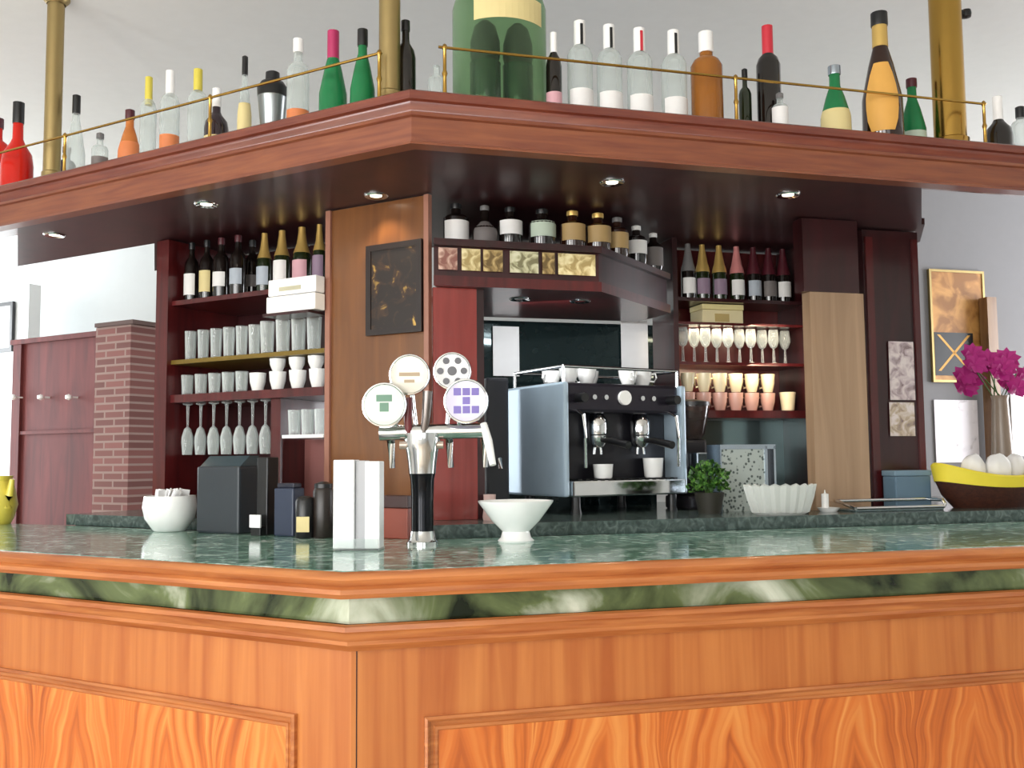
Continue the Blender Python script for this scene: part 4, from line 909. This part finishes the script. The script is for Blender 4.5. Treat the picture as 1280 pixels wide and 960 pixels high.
wbuild('coping', 'L', bk, org, plain('coping_grey', '5d4a46', .8), [(114, 162, 1.83, 2.07, at('L', 140, 408, 1.85).z, at('L', 140, 403, 1.85).z)])
org = at('L', 4, 440, 2.6)
pf2 = thing('framed_notice', 'black framed white notice on the far wall at left edge', 'frame', Vector((org.x, org.y, org.z)), ROT['L'])
kk = depth(org)/F; hF = at('L', 4, 378, 2.6).z-org.z
MB().box(-22*kk, -18*kk, 0, .02, 0, hF).box(11*kk, 16*kk, 0, .02, 0, hF).box(-18*kk, 11*kk, 0, .02, 0, 5*kk).box(-18*kk, 11*kk, 0, .02, hF-5*kk, hF).build('frame', BLACK, pf2)
MB().box(-18*kk, 11*kk, .006, .014, 5*kk, hF-5*kk).build('sheet', PAPER, pf2)
# partition carrying the notice
MBp = MB(); o_ = at('L', -10, 440, 2.63); o_.z = 0
struct(wbuild('wall_partition', 'L', None, o_, M_WALL, [(-60, 30, 2.63, 2.72, 0, at('L', 0, 360, 2.63).z)], loc=o_, rz=ROT['L']))
# ================================================================== background right
o_ = at('R', 1250, 640, 3.0); o_.z = 0
struct(wbuild('wall_side', 'R', None, o_, M_WALLR, [(1060, 1420, 3.0, 3.1, 0, ZC)], loc=o_, rz=ROT['R']))
def wall_rect(name, xa, xb, ya, yb, v, mt_, label, cat, frame=None, fwid=5):
    P = at('R', (xa+xb)/2, yb, v); k = depth(P)/F; h = at('R', (xa+xb)/2, ya, v).z-P.z; wd = (xb-xa)/2*k
    t = thing(name, label, cat, P, ROT['R'])
    if frame:
        f_ = fwid*k
        MB().box(-wd, wd, 0, .02, 0, f_).box(-wd, wd, 0, .02, h-f_, h).box(-wd, -wd+f_, 0, .02, f_, h-f_).box(wd-f_, wd, 0, .02, f_, h-f_).build('frame', frame, t)
        MB().box(-wd+f_, wd-f_, .006, .015, f_, h-f_).build('print', mt_, t)
    else: MB().box(-wd, wd, .0, .006, 0, h).build('sheet', mt_, t)
    return t, wd, h, k
t, wd, h, k = wall_rect('poster', 1161, 1243, 338, 478, 2.978, blotch('ochre_print', '8a5a24', 'a8743a', 'c08c4a', 8), 'ochre poster with dark lower field and yellow cross strokes on right wall', 'poster', BRASSD, 3)
MB().box(-wd*.9, wd*.5, .003, .0055, h*.06, h*.44).build('dark_field', BLACK, t)
b = MB()
for s_ in (-1, 1):
    b.add([(-wd*.2-s_*wd*.55-.01, .002, h*.1), (-wd*.2-s_*wd*.55+.01, .002, h*.1), (-wd*.2+s_*wd*.55+.01, .002, h*.42), (-wd*.2+s_*wd*.55-.01, .002, h*.42),
           (-wd*.2-s_*wd*.55-.01, .003, h*.1), (-wd*.2-s_*wd*.55+.01, .003, h*.1), (-wd*.2+s_*wd*.55+.01, .003, h*.42), (-wd*.2+s_*wd*.55-.01, .003, h*.42)], [(0, 1, 2, 3), (4, 7, 6, 5), (0, 4, 5, 1), (1, 5, 6, 2), (2, 6, 7, 3), (3, 7, 4, 0)])
b.build('cross_strokes', LABC['yellow'], t)
wall_rect('notice_sheet', 1166, 1230, 500, 578, 2.99, blotch('white_notice', 'b8b0b4', 'e2dee4', 'ece8ee', 14, .25, .45), 'white notice sheet on right wall below the ochre poster', 'notice')
wall_rect('notice_sheet', 1262, 1320, 490, 570, 2.99, PAPER, 'white sheet at the right photo edge below magenta flowers', 'notice')
# dark post beside the poster
o2 = at('R', 1249, 640, 2.9); o2.z = 0
ps = thing('wall_post', 'brown wooden post between the poster and the right photo edge', 'post', o2, ROT['R']); ps['kind'] = 'thing'
wbuild('shaft', 'R', ps, o2, wood('brown_post', '6a4a30', '8a6844', (20, 20, 1.5), .4), [(1243, 1255, 2.9, 2.97, 0, kb+.1)])
wbuild('foot_block', 'R', ps, o2, W_DARK, [(1238, 1260, 2.88, 2.98, 0, .2)])
# magenta flowers
P = at('R', 1250, 500, 1.75); k = depth(P)/F; 
fs_ = thing('flower_vase', 'vase of magenta flowers in the right background', 'flowers', Vector((P.x, P.y, WT)), 0)
MAG = plain('magenta_petal', 'b0187a', .6)
MB().lathe([(.001, 0), (.05, 0), (.06, .02), (.05, .14), (.035, P.z-WT), (.04, P.z-WT+.02), (.034, P.z-WT+.02), (.03, .15), (.001, .02)], 22, cap=False).build('vase', plain('mauve_vase', '8c7a6a', .3), fs_, smooth=True)
random.seed(5)
for i in range(16):
    c = Vector((random.uniform(-40, 50)*k, random.uniform(-20, 20)*k, P.z-WT+random.uniform(14, 62)*k))
    b = MB()
    for j in range(9):
        a = j*.698; e_ = random.uniform(-.3, .5); d = Vector((math.cos(a)*math.cos(e_), math.sin(a)*.6-.3, math.sin(a)*.8+e_*.3)).normalized(); s_ = d.cross(Vector((.1, 1, .2))).normalized()
        b.add([c, c+d*9*k+s_*6*k, c+d*17*k, c+d*9*k-s_*6*k], [(0, 1, 2), (0, 2, 3)])
    b.build('blossom', MAG, fs_)
b = MB()
for i in range(7): b.tube([(0, 0, .12), (random.uniform(-10, 10)*k, 0, P.z-WT), (random.uniform(-30, 40)*k, random.uniform(-8, 8)*k, P.z-WT+35*k)], .003, 6)
b.build('stem', plain('stem_green', '3c5a22', .6), fs_)
